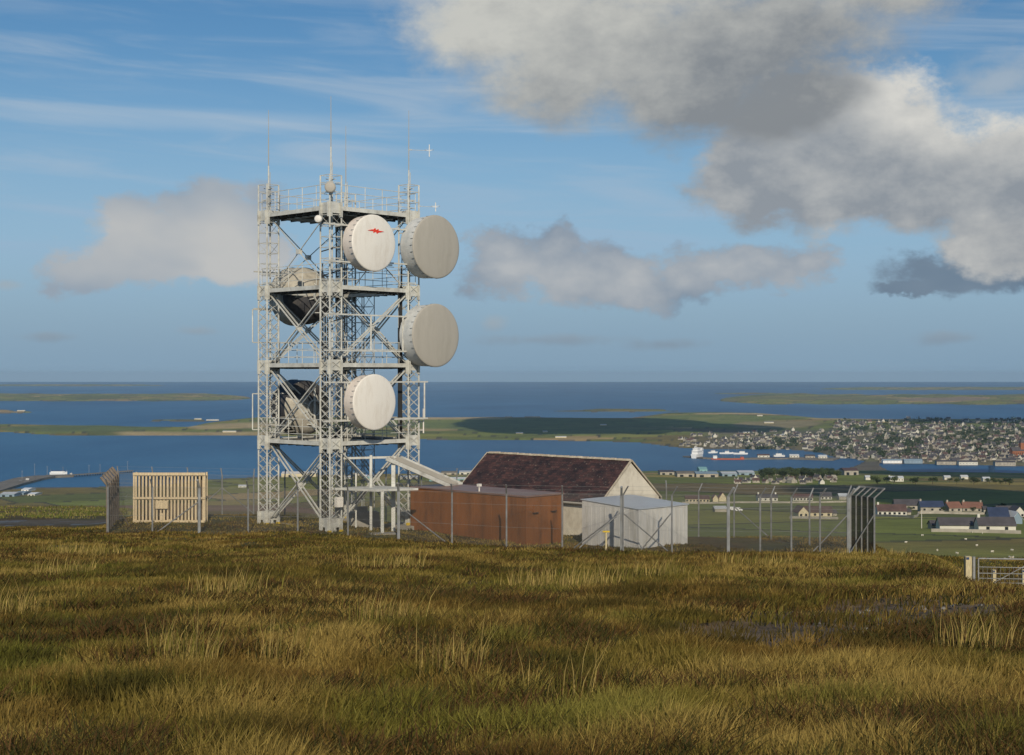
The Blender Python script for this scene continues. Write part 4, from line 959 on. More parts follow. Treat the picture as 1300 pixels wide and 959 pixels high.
# white long buildings on the far peninsula
for px0, px1, py, lb in ((666, 686, 528.5, 'long pale building on the peninsula skyline'), (641, 650, 528.3, 'tiny white building left of the long pale skyline one'), (655, 664, 551, 'pale farm in the shaded peninsula field, leftmost'),
                         (705, 719, 556, 'low white farm near the shaded shore'), (762, 770, 540.5, 'white farm high on the shaded peninsula'), (689, 695, 549, 'tiny farm between the shaded peninsula farms'),
                         (943, 952, 550.5, 'long pale farm building above the far houses'), (961, 968, 528.5, 'white farm on the green ridge, left of its neighbour'), (970, 982, 537.5, 'long white farm under the green ridge'),
                         (979, 996, 554, 'big white and green school like building above the harbour'), (247, 256, 530, 'white house on the low spit, left of its neighbour'), (262, 278, 528.5, 'longer white building on the low spit'),
                         (283, 300, 549, 'white farm on the shore strip left of the tower'), (22, 32, 521.5, 'white buildings on the small isle at left')):
    house(px0, px1, py, lb, 'cwall', 'lroof', 3.6, 2, 10, 0, 0, 0, 'far_building', 'building')

# ------------------------------------------------------------------ town
def protos():
    out = []
    for i, (wm, rm, gab) in enumerate([('wwall', 'droof', 0), ('gwall', 'droof', 0), ('gwall', 'rroof', 0), ('gwall', 'gwall', 1), ('wwall', 'droof', 1), ('gwall', 'droof', 0), ('gwall', 'droof', 1)]):
        mb = MB(); hx, hy, h, rh = 6.2, 4, 4.4, 4.2; mb.m = 0
        vs = []
        for x in (-hx, hx): vs += [(x, -hy, -2), (x, hy, -2), (x, hy, h), (x, 0, h + rh - .1), (x, -hy, h)]
        mb.add(vs, [(4, 3, 2, 1, 0), (5, 6, 7, 8, 9), (0, 5, 9, 4), (1, 2, 7, 6)]); mb.box((-hx + .8, 0, h + rh + .6), (1, .9, 1.8)); mb.m = 1
        mb.add([(-hx - .3, -hy - .4, h - .2), (hx + .3, -hy - .4, h - .2), (hx + .3, 0, h + rh), (-hx - .3, 0, h + rh)], [(0, 1, 2, 3)])
        mb.add([(-hx - .3, hy + .4, h - .2), (hx + .3, hy + .4, h - .2), (hx + .3, 0, h + rh), (-hx - .3, 0, h + rh)], [(1, 0, 3, 2)])
        mb.m = 2
        for k in range(3): mb.box((-hx + 14 * (k + .5) / 3, -hy - .03, 3.2), (1.3, .06, 1.5))
        me_mats = [M[wm], M[rm], M['glass']]; out.append((mb, me_mats, gab))
    return out
PR = protos(); town_meshes = []
for mb, mm, gab in PR:
    o = mb.build('town_house', mm); town_meshes.append((o.data, gab)); bpy.data.objects.remove(o)
def town_spots():
    sp = []; rr = random.Random(5)
    def dens(px, py):
        if 862 < px < 960 and 552 < py < 569: return .55
        if 950 <= px < 1060 and 547 < py < 572: return .7 if py > 553 else .3
        if 1060 <= px and 536 < py < 583: 
            d = .75
            if 1210 < px < 1290 and 548 < py < 556: return .04
            if py > 568 : d = 1
            if 1110 < px < 1170 and 558 < py < 566: d = .35
            return d
        if px >= 1150 and 530 < py < 537: return .5
        if 1060 <= px and 576 < py < 584: return .9
        if px > 1115 and 583 < py < 588: return .8
        if 932 < px < 1066 and 608 < py < 615: return .55
        if 503 < px < 585 and 549 < py < 557: return .25
        return 0
    tries = 0
    while len(sp) < 1000 and tries < 30000:
        tries += 1; px = rr.uniform(500, 1320) if rr.random() < .25 else rr.uniform(862, 1320); py = rr.uniform(529, 616)
        v = dens(px, py)
        if v and fbm(np.array([px / 9]), np.array([py / 4]), 130)[0] > .36 and rr.random() < v: sp.append((px, py, rr.random(), rr.random(), rr.random()))
    return sp
spots = town_spots()
PX = np.array([s[0] for s in spots]); PY = np.array([s[1] for s in spots])
Ys = np.exp(np.linspace(math.log(900), math.log(12000), 900)); pos = []
for px, py, r1, r2, r3 in spots:
    u = (px - 650) / F; zl = -(py - EYE) / F * Ys; h = land(u * Ys, Ys); i = int(np.argmax(zl <= np.maximum(h, SEA)))
    if h[i] < -219.5: continue
    pos.append((u * Ys[i], Ys[i], h[i], r1, r2, r3, px))
pos.sort(key=lambda p: p[1])
bulk = []
for i, (x, y, z, r1, r2, r3, px) in enumerate(pos):
    k = int(r1 * len(town_meshes)); me, gab = town_meshes[k]; rz = (math.pi / 2 if gab else 0) + (r2 - .5) * 2.2; s = (.75 + .6 * r3 * (1.2 if y > 4500 else 1)) * (.55 if y < 3100 else 1)
    if i < 296:
        o = bpy.data.objects.new('town_house', me); COL.objects.link(o); o.location = (x, y, z); o.rotation_euler = (0, 0, rz); o.scale = (s, s, s)
        if y < 3100: tag(o, 'small pale house in the village cluster below the dark trees', 'house', 'houses of the village')
        elif px < 600: tag(o, 'small house on the far shore behind the tower', 'house', 'houses on the far shore')
        else: tag(o, 'small stone or white house in the harbour town', 'house', 'houses of the harbour town')
    else: bulk.append((x, y, z, k, rz, s))
mb = MB()
for x, y, z, k, rz, s in bulk:
    src = PR[k][0]; ca, sa = math.cos(rz) * s, math.sin(rz) * s; n = len(mb.v)
    mb.v += [(x + a * ca - b * sa, y + a * sa + b * ca, z + c * s) for a, b, c in src.v]; mb.f += [tuple(i + n for i in f) for f in src.f]
    rb = {0: 2, 1: 2, 2: 4, 3: 3, 4: 2, 5: 2, 6: 2}[k]; wb = {0: 0, 1: 3, 2: 3, 3: 3, 4: 0, 5: 3, 6: 3}[k]
    mb.mi += [wb if m == 0 else (rb if m == 1 else 6) for m in src.mi]
o = mb.build('distant_town_houses', [M['wwall'], M['cwall'], M['droof'], M['gwall'], M['rroof'], M['lroof'], M['glass']]); tag(o, 'farther houses of the harbour town climbing the slope', 'houses', kind='stuff')

# trees
def tree_proto(rr, leaf, H=9):
    mb = MB(); mb.bar((0, 0, -.5), (0.1, 0, H * .45), .28, 6, .16)
    for a in (0, 2.1, 4.2): mb.bar((.1, 0, H * .35), (math.cos(a) * 1.6, math.sin(a) * 1.6, H * .7), .12, 5, .05)
    cr = MB(); cl = [(rr.uniform(-.3, .3) * H, rr.uniform(-.3, .3) * H, rr.uniform(.45, .85) * H, rr.uniform(.14, .26) * H) for _ in range(9)]
    for cx, cy, cz, r in cl:
        for k in range(70):
            v = Vector((rr.gauss(0, 1), rr.gauss(0, 1), rr.gauss(0, .8))).normalized() * r * rr.uniform(.6, 1.05); c = Vector((cx, cy, cz)) + v
            a = Vector((rr.gauss(0, 1), rr.gauss(0, 1), rr.gauss(0, 1))).normalized(); b = a.cross(Vector((rr.gauss(0, 1), rr.gauss(0, 1), rr.gauss(0, 1)))).normalized(); s = rr.uniform(.25, .5)
            cr.add([c - a * s, c + b * s * .7, c + a * s, c - b * s * .7], [(0, 1, 2, 3)])
    return mb, cr
rr = random.Random(3); tps = []
for i in range(3):
    t, c = tree_proto(rr, None); tps.append((t, c, M['leafd'] if i != 1 else M['leafm']))
def place_tree(px, py, i, lab, grp, s=1.0, first={}):
    p = hit(px, py, 500)
    if i not in first:
        root = empty('tree'); t, c, m = tps[i]; t.build('trunk', M['bark'], root); c.build('crown', m, root); first[i] = root; o = root
    else: o = copy_tree(first[i])
    o.location = p; o.rotation_euler = (0, 0, rr.uniform(0, 6)); o.scale = (s * 1.2, s * 1.2, s); tag(o, lab, 'tree', grp)
for k in range(70):
    px = rr.uniform(966, 1062); py = rr.uniform(606, 611) - 3 * math.sin((px - 960) / 33); place_tree(px, py, k % 3, 'dark rounded tree in the wood behind the village cluster', 'trees behind the village', rr.uniform(1.0, 1.6))
for k in range(26):
    place_tree(rr.uniform(1095, 1300), rr.uniform(612, 616), k % 3, 'dark tree in the hedge line across the valley fields', 'trees in the valley hedge line', rr.uniform(.5, .9))
for k in range(16):
    place_tree(rr.uniform(1130, 1300), rr.uniform(646, 652), k % 3, 'small dark tree among the valley farms', 'trees among the valley farms', rr.uniform(.25, .45))
# town greenery mass
def town_trees():
    pts = []; rs = random.Random(9); tries = 0
    while len(pts) < 850 and tries < 20000:
        tries += 1; px = rs.uniform(940, 1320); py = rs.uniform(529, 582)
        if px < 1060 and py < 552: continue
        d = fbm(np.array([px / 22]), np.array([py / 6]), 140)[0]
        if d > .47 or (px > 1150 and py < 548 and d > .36) or (1090 < px < 1180 and 560 < py < 568): pts.append((px, py))
    v = []; f = []
    for px, py in pts:
        u = (px - 650) / F; zl = -(py - EYE) / F * Ys; h = land(u * Ys, Ys); i = int(np.argmax(zl <= np.maximum(h, SEA)))
        if h[i] < -219: continue
        c = Vector((u * Ys[i], Ys[i], h[i])); S_ = rs.uniform(5, 10)
        for k in range(26):
            q = c + Vector((rs.gauss(0, .7), rs.gauss(0, .7), abs(rs.gauss(.5, .35)))) * S_
            a = Vector((rs.gauss(0, 1), rs.gauss(0, 1), rs.gauss(0, 1))).normalized(); b = a.cross(Vector((rs.gauss(0, 1), rs.gauss(0, 1), rs.gauss(0, 1)))).normalized(); s = rs.uniform(1.4, 3.4)
            n = len(v); v += [tuple(q - a * s), tuple(q + b * s * .8), tuple(q + a * s), tuple(q - b * s * .8)]; f.append((n, n + 1, n + 2, n + 3))
    mb = MB(); mb.v = v; mb.f = f; mb.mi = [0] * len(f); o = mb.build('town_trees', M['leafd']); tag(o, 'dark trees and gardens scattered through the harbour town', 'trees', kind='stuff')
town_trees()

# cathedral, tank, church
def cathedral():
    p = hit(1294, 580); root = empty('cathedral', p, (0, 0, R(15)), 'big red sandstone church at the right edge of the town', 'church')
    w = MB(); vs = []
    for x in (-24, 24): vs += [(x, -7, -3), (x, 7, -3), (x, 7, 15), (x, 0, 24), (x, -7, 15)]
    w.add(vs, [(4, 3, 2, 1, 0), (5, 6, 7, 8, 9), (0, 5, 9, 4), (1, 2, 7, 6)]); w.build('nave', M['sand'], root)
    r = MB(); r.add([(-24.5, -7.6, 14.7), (24.5, -7.6, 14.7), (24.5, 0, 24.6), (-24.5, 0, 24.6), (-24.5, 7.6, 14.7), (24.5, 7.6, 14.7)], [(0, 1, 2, 3), (3, 2, 5, 4)]); r.build('roof', M['droof'], root)
    MB().box((6, 0, 16), (10, 10, 38)).build('tower', M['sand'], root); MB().box((6, 0, 42), (10, 10, 14), 0, .05).build('spire', M['droof'], root)
    for k in range(5): MB().box((-20 + k * 6, -7.1, 8), (1.6, .3, 6)).build('window', M['glass'], root)
cathedral()
p = hit(1258.5, 592.3); rt = empty('storage_tank', p, label='pale cylindrical storage tank on the lagoon shore', cat='storage tank'); k = p.y / F
MB().revolve([(0, 9 * k), (2.5 * k, 8.6 * k), (3.5 * k, 8 * k), (3.5 * k, -1)], 24).build('shell', M['bluesh'], rt, True); MB().bar((3.6 * k, -.5, 0), (3.6 * k, -.5, 8 * k), .4).build('ladder', M['pole'], rt)
for px0, px1, py, lb, wl, rf, hh in ((1120, 1144, 588.3, 'long white warehouse on the lagoon shore', 'shipw', 'bluesh', 7), (1147, 1170, 588.5, 'blue grey warehouse right of the long white one', 'bluesh', 'bluesh', 8), (1188, 1215, 590, 'dark roofed terrace on the lagoon shore', 'gwall', 'droof', 8), (1216, 1240, 590.5, 'second dark roofed terrace on the lagoon shore, right of the first', 'wwall', 'droof', 8), (1262, 1288, 592, 'dark block right of the storage tank', 'gwall', 'droof', 9)):
    house(px0, px1, py, lb, wl, rf, hh, 3, 16, 0, 6, 0, 'warehouse', 'warehouse')

# ------------------------------------------------------------------ harbour, pier, ships
def deck(name, label, line, w, z0, z1, cat, kind=None, mt='quay'):
    mb = MB(); o = empty(name, (line[0].x, line[0].y, SEA), label=label, cat=cat); O = Vector(o.location)
    for i in range(len(line) - 1):
        a, b = line[i], line[i + 1]; d = (b - a); d.z = 0; d.normalize(); n = Vector((-d.y, d.x, 0)) * (w[i] / 2); m_ = Vector((-d.y, d.x, 0)) * (w[i + 1] / 2)
        q = [a - n, b - m_, b + m_, a + n]; vs = [(p.x - O.x, p.y - O.y, z0 - .02 * i) for p in q] + [(p.x - O.x, p.y - O.y, z1 - .02 * i) for p in q]
        mb.add(vs, [(3, 2, 1, 0), (4, 5, 6, 7), (0, 1, 5, 4), (1, 2, 6, 5), (2, 3, 7, 6), (3, 0, 4, 7)])
    mb.build('deck', M[mt], o); return o, O
line = [sea_at(-40, 632), sea_at(12, 616.5), sea_at(38, 609.5), sea_at(60, 606.5), sea_at(92, 605.5)]
o, O = deck('pier', 'long grey pier reaching into the bay at left, solid part', line, [60, 55, 60, 45, 30], -3, 4.5, 'pier')
line = [sea_at(91, 605.5), sea_at(120, 603.5), sea_at(145, 601.5), sea_at(168, 600)]
o2, O2 = deck('pier_trestle', 'narrow end of the left pier standing on dark piles', line, [14, 12, 12, 12], 3.0, 4.6, 'pier')
for i in range(26):
    t = i / 25 * 3; k = min(int(t), 2); p = line[k].lerp(line[k + 1], t - k) - O2
    MB().bar((p.x, p.y - 5, -3), (p.x, p.y - 5, 3.0), .9, 6).build('pile', M['pile'], o2)
for px, py, h in ((28, 611, 16), (44, 606, 23), (60, 605.5, 17), (80, 605, 15), (113, 603, 16), (127, 602, 16), (162, 600, 20)):
    p = sea_at(px, py); rt = empty('lamp_mast', (p.x, p.y, SEA + 4.5), label='slim tall lamp mast standing on the left pier', cat='lamp mast', group='lamp masts on the pier')
    MB().bar((0, 0, 0), (0, 0, h), .28, 6, .18).build('pole', M['radome2'], rt); MB().box((0, 0, h), (2.4, .6, .4)).build('lamp', M['radome2'], rt)
def ship(name, label, cat, px, py, Lm, W_, H_, rz, hullm, blocks, masts, group=None, z=0, keel=None):
    p = sea_at(px, py); root = empty(name, (p.x, p.y, SEA + z), (0, 0, R(rz)), label, cat, group); hx, hy = Lm / 2, W_ / 2
    mb = MB(); sec = [(-1, .85, 1.0), (-.6, 1, 1.0), (.4, 1, 1.0), (.75, .7, 1.12), (1, .04, 1.3)]; vs = []
    for t, w, h in sec: vs += [(t * hx * .96, -w * hy * .75, -1), (t * hx, -w * hy, H_ * h), (t * hx, w * hy, H_ * h), (t * hx * .96, w * hy * .75, -1)]
    fs = []
    for i in range(len(sec) - 1):
        for k in range(4): fs.append((i * 4 + k, i * 4 + (k + 1) % 4, (i + 1) * 4 + (k + 1) % 4, (i + 1) * 4 + k)[::-1])
    fs += [(0, 1, 2, 3)[::-1], tuple(4 * (len(sec) - 1) + k for k in (0, 1, 2, 3))]
    mb.add(vs, fs); mb.build('hull', M[hullm], root)
    for x, l, w, z0, h, m_ in blocks:
        b = MB(); b.box((x * hx, 0, z0 + h / 2), (l * Lm, w * W_, h)); o = b.build('deckhouse', M[m_], root)
        if h > 2.4: MB().box((x * hx, 0, z0 + h * .62), (l * Lm + .08, w * W_ + .08, .7)).build('window_band', M['glass'], o)
    for x, h in masts: MB().bar((x * hx, 0, H_), (x * hx, 0, H_ + h), .25, 6, .12).build('mast', M['radome2'], root)
ship('ferry', 'tall white ferry berthed at the harbour mouth', 'ferry', 886, 581.5, 62, 19, 11, 62, 'shipw', [(-.25, .5, .85, 11, 9, 'shipw'), (-.3, .34, .7, 20, 6, 'shipw'), (.45, .2, .8, 11, 12, 'shipw'), (.45, .12, .9, 23, 3, 'shipw'), (-.6, .08, .25, 24, 6, 'shipw')], [(.45, 19), (-.3, 17)])
ship('cargo_ship', 'low orange red cargo ship alongside the quay', 'cargo ship', 924, 583.8, 84, 11, 3.2, 180, 'shipr', [(.78, .12, .8, 3.2, 7, 'shipw'), (-.85, .10, .7, 3.2, 4, 'shipr'), (0, .5, .7, 3.2, .8, 'quay')], [(.3, 10), (-.4, 9)])
ship('fishing_boat', 'white fishing boat with masts in the inner harbour, left of its twin', 'fishing boat', 922, 576.5, 38, 8, 4, 0, 'shipw', [(.1, .3, .7, 4, 4, 'shipw')], [(.3, 14), (-.5, 9)], 'white fishing boats in the inner harbour')
ship('fishing_boat', 'white fishing boat moored right of its twin in the inner harbour', 'fishing boat', 940, 577.0, 40, 8, 4, 180, 'shipw', [(-.2, .35, .7, 4, 4.5, 'shipw')], [(.5, 13), (-.6, 12)], 'white fishing boats in the inner harbour')
ship('fishing_boat', 'small white fishing boat behind the ferry stern', 'fishing boat', 905, 575.5, 30, 7, 3.6, 20, 'shipw', [(0, .4, .7, 3.6, 4, 'shipw')], [(.2, 10)], 'white fishing boats in the inner harbour')
ship('passenger_boat', 'white topped dark hulled ship moored right of the orange one', 'ship', 988, 582.6, 44, 10, 5.5, 180, 'shipb', [(-.1, .65, .85, 5.5, 4, 'shipw'), (-.05, .35, .7, 9.5, 4, 'shipw')], [(.1, 15), (-.6, 10), (.6, 9)])
ship('pier_ship', 'white ship with a dark upper deck berthed at the left pier', 'ship', 74.5, 603.6, 37, 10, 5.5, 2, 'shipw', [(-.05, .8, .9, 5.5, 2.3, 'shipw'), (-.05, .75, .8, 7.8, 1.8, 'shipb')], [(.9, 6), (-.9, 7)], z=1.0)
ship('workboat', 'small white workboat lying under the solid part of the left pier', 'workboat', 33, 612.3, 18, 6, 3.2, 8, 'shipw', [(.35, .35, .8, 3.2, 4, 'shipw')], [(.3, 6)])
ship('workboat', 'low grey workboat left of the white one by the pier', 'workboat', 26, 612.8, 14, 5, 2.5, 8, 'bluesh', [(0, .4, .8, 2.5, 2, 'shipw')], [])
ship('workboat', 'white boat just right of the white pier ship', 'workboat', 90.5, 604.6, 12, 5, 3, 0, 'shipw', [(0, .4, .8, 3, 2.6, 'shipw')], [(0, 5)], z=.5)
line = [sea_at(872, 580.5), sea_at(898, 583), sea_at(940, 583.5), sea_at(1000, 582.5), sea_at(1062, 584)]
o3, O3 = deck('harbour_quay', 'low stone quay sheltering the inner harbour', line, [26, 26, 26, 60, 90], -3, 3.2, 'quay')
for px, py, l, lb, wl, rf in ((969, 582.2, 15, 'brown roofed long store on the quay left of the passenger ship', 'wwall', 'rroof'), (1008, 582.4, 12, 'pale store on the quay right of the passenger ship', 'wwall', 'lroof'), (1028, 583.0, 12, 'stone store on the quay toward the town', 'gwall', 'droof'), (1044, 583.4, 11, 'white store at the town end of the quay', 'wwall', 'lroof')):
    p = sea_at(px, py); rt = empty('quay_store', (p.x, p.y, SEA + 3), label=lb, cat='store'); L_ = l / F * p.y
    MB().box((0, 0, 2.5), (L_, 12, 5)).build('wall', M[wl], rt); r = MB(); hx, hy = L_ / 2 + .4, 6.5
    r.add([(-hx, -hy, 5), (hx, -hy, 5), (hx, hy, 5), (-hx, hy, 5), (-hx, 0, 8.5), (hx, 0, 8.5)], [(0, 1, 5, 4), (2, 3, 4, 5), (0, 4, 3), (1, 2, 5), (3, 2, 1, 0)]); r.build('roof', M[rf], rt)
    for k in range(3): MB().box((L_ * ((k + .5) / 3 - .5), -6.05, 2.2), (2, .1, 2.4)).build('door', M['glass'], rt)

# sheep
def sheep_mesh():
    vs = [(-.5, 0, .62), (-.2, 0, .66), (.2, 0, .66), (.48, 0, .68), (.66, 0, .86), (.86, 0, .80), (-.42, .16, .3), (-.42, .16, 0), (-.42, -.16, .3), (-.42, -.16, 0), (.38, .15, .3), (.38, .15, 0), (.38, -.15, .3), (.38, -.15, 0), (-.62, 0, .5)]
    ed = [(0, 1), (1, 2), (2, 3), (3, 4), (4, 5), (0, 6), (6, 7), (0, 8), (8, 9), (3, 10), (10, 11), (3, 12), (12, 13), (0, 14)]
    rad = [.26, .32, .32, .27, .13, .08] + [.07, .045] * 4 + [.05]
    me = bpy.data.meshes.new('sheep'); me.from_pydata(vs, ed, []); o = bpy.data.objects.new('sheep', me); COL.objects.link(o)
    md = o.modifiers.new('skin', 'SKIN'); sb = o.modifiers.new('sub', 'SUBSURF'); sb.levels = 1; sb.render_levels = 1
    for i, r_ in enumerate(rad): me.skin_vertices[0].data[i].radius = (r_, r_)
    me.skin_vertices[0].data[1].use_root = True
    dg = bpy.context.evaluated_depsgraph_get(); dg.update(); m2 = bpy.data.meshes.new_from_object(o.evaluated_get(dg)); bpy.data.objects.remove(o)
    m2.materials.clear(); m2.materials.append(M['wool']); return m2
try:
    sm = sheep_mesh()
    for i, (px, py) in enumerate([(1259.5, 702), (1277, 712), (1282, 709.5), (1286, 709.5), (1226, 686), (1171, 681), (1234, 677), (1247, 678), (1258, 676.5), (1200, 675), (1285, 700), (1190, 700), (1240, 694), (1150, 690), (1215, 704)]):
        p = hit(px, py, 250); o = bpy.data.objects.new('sheep', sm); o.scale = (.6, .6, .6); COL.objects.link(o); o.location = p; o.rotation_euler = (0, 0, (i * 2.4) % 6.28)
        tag(o, 'small white sheep grazing on the hillside field below the fence', 'sheep', 'sheep grazing on the hillside')
except Exception as ex: print('sheep', ex)
p = hit(1170, 671, 200); rt = empty('utility_pole', p, label='lone pale pole in the field left of the long byre', cat='pole'); MB().bar((0, 0, 0), (0, 0, 7.5), .18, 8, .13).build('post', M['wwall'], rt); MB().box((0, 0, 7), (1.4, .12, .12)).build('cross_arm', M['wood'], rt)

# ------------------------------------------------------------------ clouds overhead (out of frame) that shade parts of the land
SUN = Vector((.115, -1.0, .545)).normalized()
mcl = bpy.data.materials.new('cloud_white'); mcl.use_nodes = True; mcl.node_tree.nodes['Principled BSDF'].inputs['Base Color'].default_value = (.8, .8, .8, 1); mcl.node_tree.nodes['Principled BSDF'].inputs['Roughness'].default_value = 1
nn = mcl.node_tree.nodes.new('ShaderNodeTexNoise'); nn.inputs['Scale'].default_value = 3; rr_ = mcl.node_tree.nodes.new('ShaderNodeValToRGB'); rr_.color_ramp.elements[0].color = (.72, .73, .75, 1); rr_.color_ramp.elements[1].color = (.86, .86, .86, 1)
mcl.node_tree.links.new(nn.outputs['Fac'], rr_.inputs['Fac']); mcl.node_tree.links.new(rr_.outputs['Color'], mcl.node_tree.nodes['Principled BSDF'].inputs['Base Color'])
def cloud(px, py, rx, ry, alt=1500, seed=1, zs=-205):
    Y = -zs * F / (py - EYE); X = (px - 650) / F * Y; t = (alt - zs) / SUN.z; c = Vector((X, Y, zs)) + SUN * t
    n, m_ = 40, 16; v = []; f = []
    for j in range(m_ + 1):
        ph = math.pi * j / m_
        for i in range(n):
            th = 2 * math.pi * i / n; k = 1 + .45 * (float(fbm(np.array([math.cos(th) * 2 + 5 + seed]), np.array([math.sin(th) * 2 + ph]), seed)[0]) - .5) * 2
            r = math.sin(ph) * k; v.append((c.x + rx * r * math.cos(th), c.y + ry * r * math.sin(th), c.z + 120 * math.cos(ph) * k))
    for j in range(m_):
        for i in range(n): f.append((j * n + i, j * n + (i + 1) % n, (j + 1) * n + (i + 1) % n, (j + 1) * n + i))
    mb = MB(); mb.v = v; mb.f = f; mb.mi = [0] * len(f); o = mb.build('cloud', mcl, None, True); tag(o, 'white cumulus cloud drifting overhead', 'cloud', 'clouds overhead', 'stuff')
cloud(725, 539, 470, 900, 1600, 1); cloud(1270, 538, 500, 520, 1600, 5); cloud(1290, 605, 330, 330, 1250, 9, -200); cloud(900, 543, 260, 330, 1600, 12); cloud(1243, 636, 105, 190, 1250, 15, -100)

# ------------------------------------------------------------------ haze
def haze():
    m = bpy.data.materials.new('haze_air'); m.use_nodes = True; N, L = nt(m); N.remove(N['Principled BSDF'])
    v = N.new('ShaderNodeVolumePrincipled'); v.inputs['Color'].default_value = (.58, .80, 1, 1); v.inputs['Density'].default_value = 2.3e-5; v.inputs['Anisotropy'].default_value = 0
    L.new(v.outputs[0], N['Material Output'].inputs['Volume'])
    mb = MB(); mb.box((0, 18300, (-230 + 30) / 2), (62000, 37000, 260)); o = mb.build('haze', m); tag(o, 'thin blue haze over land and sea', 'haze', kind='stuff')
haze()

# ------------------------------------------------------------------ world
EXPO = -0.42; BG = .10
def world():
    w = bpy.data.worlds.new('World'); SC.world = w; w.use_nodes = True; N, L = w.node_tree.nodes, w.node_tree.links; bg = N['Background']; bg.inputs['Strength'].default_value = BG
    K = 1 / (BG * 2 ** EXPO)
    tc = N.new('ShaderNodeTexCoord'); sp = N.new('ShaderNodeSeparateXYZ'); L.new(tc.outputs['Generated'], sp.inputs[0])
    def mth(op, a, b=None, c=None, clamp=False):
        n = N.new('ShaderNodeMath'); n.operation = op; n.use_clamp = clamp
        for i, v in enumerate((a, b, c)):
            if v is None: continue
            if isinstance(v, (int, float)): n.inputs[i].default_value = v
            else: L.new(v, n.inputs[i])
        return n.outputs[0]
    def sst(x, a, b, lo=0, hi=1):
        n = N.new('ShaderNodeMapRange'); n.interpolation_type = 'SMOOTHSTEP'; L.new(x, n.inputs[0]); n.inputs[1].default_value = a; n.inputs[2].default_value = b; n.inputs[3].default_value = lo; n.inputs[4].default_value = hi; return n.outputs[0]
    sky = N.new('ShaderNodeTexSky'); sky.sky_type = 'NISHITA'; sky.sun_disc = False; sky.sun_elevation = math.asin(SUN.z); sky.sun_rotation = math.pi - .115; sky.altitude = 200; sky.air_density = 1.0; sky.dust_density = .6; sky.ozone_density = 2.2
    cz = mth('MAXIMUM', sp.outputs['Z'], .012); cb = N.new('ShaderNodeCombineXYZ'); L.new(sp.outputs['X'], cb.inputs[0]); L.new(sp.outputs['Y'], cb.inputs[1]); L.new(cz, cb.inputs[2]); L.new(cb.outputs[0], sky.inputs['Vector'])
    azm = mth('ARCTAN2', sp.outputs['X'], sp.outputs['Y']); el = mth('ARCSINE', sp.outputs['Z'])
    # heading and elevation of the view ray, in thousandths of a radian
    A = mth('MULTIPLY', azm, 1000); E = mth('MULTIPLY', el, 1000)
    pv = N.new('ShaderNodeCombineXYZ'); L.new(azm, pv.inputs[0]); L.new(mth('MULTIPLY', el, 1.5), pv.inputs[1])
    def noise(scale, det=6, rough=.6, off=(0, 0, 0), vec=None, dist=0):
        mp = N.new('ShaderNodeMapping'); mp.inputs['Location'].default_value = off; L.new(vec or pv.outputs[0], mp.inputs[0])
        n = N.new('ShaderNodeTexNoise'); n.inputs['Scale'].default_value = scale; n.inputs['Detail'].default_value = det; n.inputs['Roughness'].default_value = rough; n.inputs['Distortion'].default_value = dist; L.new(mp.outputs[0], n.inputs['Vector']); return n.outputs['Fac']
    nA = noise(11, 8, .58); nB = noise(11, 8, .58, (3.1, 7.7, 0)); nF = noise(30, 9, .66, (1, 2, 0)); nP = noise(6, 4, .5, (4, 1, 0)); nL = noise(6, 4, .5, (3.975, .965, 0)); nS = noise(7, 3, .5, (9, 4, 0))
    wx = mth('MULTIPLY', mth('SUBTRACT', nB, .5), 90); wy = mth('MULTIPLY', mth('SUBTRACT', nA, .5), 60)
    Aw = mth('ADD', A, wx); Ew = mth('ADD', E, wy)
    lit = mth('MULTIPLY', mth('SUBTRACT', nP, nL), 3.0)
    def ell(px, py, rx, ry, a=None, e=None):
        a0 = 1000 * math.atan((px - 650) / F); e0 = 1000 * math.atan((EYE - py) / F); k = 1000 / F
        x = mth('MULTIPLY', mth('SUBTRACT', a or Aw, a0), 1 / (rx * k)); y = mth('MULTIPLY', mth('SUBTRACT', e or Ew, e0), 1 / (ry * k))
        return mth('SUBTRACT', 1.0, mth('SQRT', mth('ADD', mth('MULTIPLY', x, x), mth('MULTIPLY', y, y))))
    def union(l):
        o = l[0]
        for q in l[1:]: o = mth('SMOOTH_MAX', o, q, .25)
        return o
    col = sky.outputs['Color']
    # saturation and depth of the clear sky
    hs = N.new('ShaderNodeHueSaturation'); hs.inputs['Saturation'].default_value = 1.3; hs.inputs['Value'].default_value = 1.0; L.new(col, hs.inputs['Color']); col = hs.outputs[0]
    def over(base, mask, ca, cb_, fac):
        m1 = N.new('ShaderNodeMix'); m1.data_type = 'RGBA'; m1.clamp_factor = True; m1.inputs['A'].default_value = (*[c * K for c in ca], 1); m1.inputs['B'].default_value = (*[c * K for c in cb_], 1); L.new(fac, m1.inputs['Factor'])
        m2 = N.new('ShaderNodeMix'); m2.data_type = 'RGBA'; L.new(mask, m2.inputs['Factor']); L.new(base, m2.inputs['A']); L.new(m1.outputs['Result'], m2.inputs['B']); return m2.outputs['Result']
    # high thin streaks
    sv = N.new('ShaderNodeCombineXYZ'); L.new(mth('MULTIPLY', azm, 1.0), sv.inputs[0]); L.new(mth('ADD', mth('MULTIPLY', el, 9), mth('MULTIPLY', azm, .5)), sv.inputs[1])
    ns = noise(6, 7, .55, (2, 5, 0), sv.outputs[0], .6)
    cm = mth('MULTIPLY', sst(ns, .40, .78), sst(E, 20, 90)); cm = mth('MULTIPLY', cm, sst(E, 170, 260, .62, .3))
    col = over(col, cm, (.46, .53, .60), (.46, .53, .60), cm)
    st = mth('MULTIPLY', sst(ell(230, 160, 380, 17, A, E), -.1, .8), .45); col = over(col, st, (.42, .52, .62), (.42, .52, .62), st)
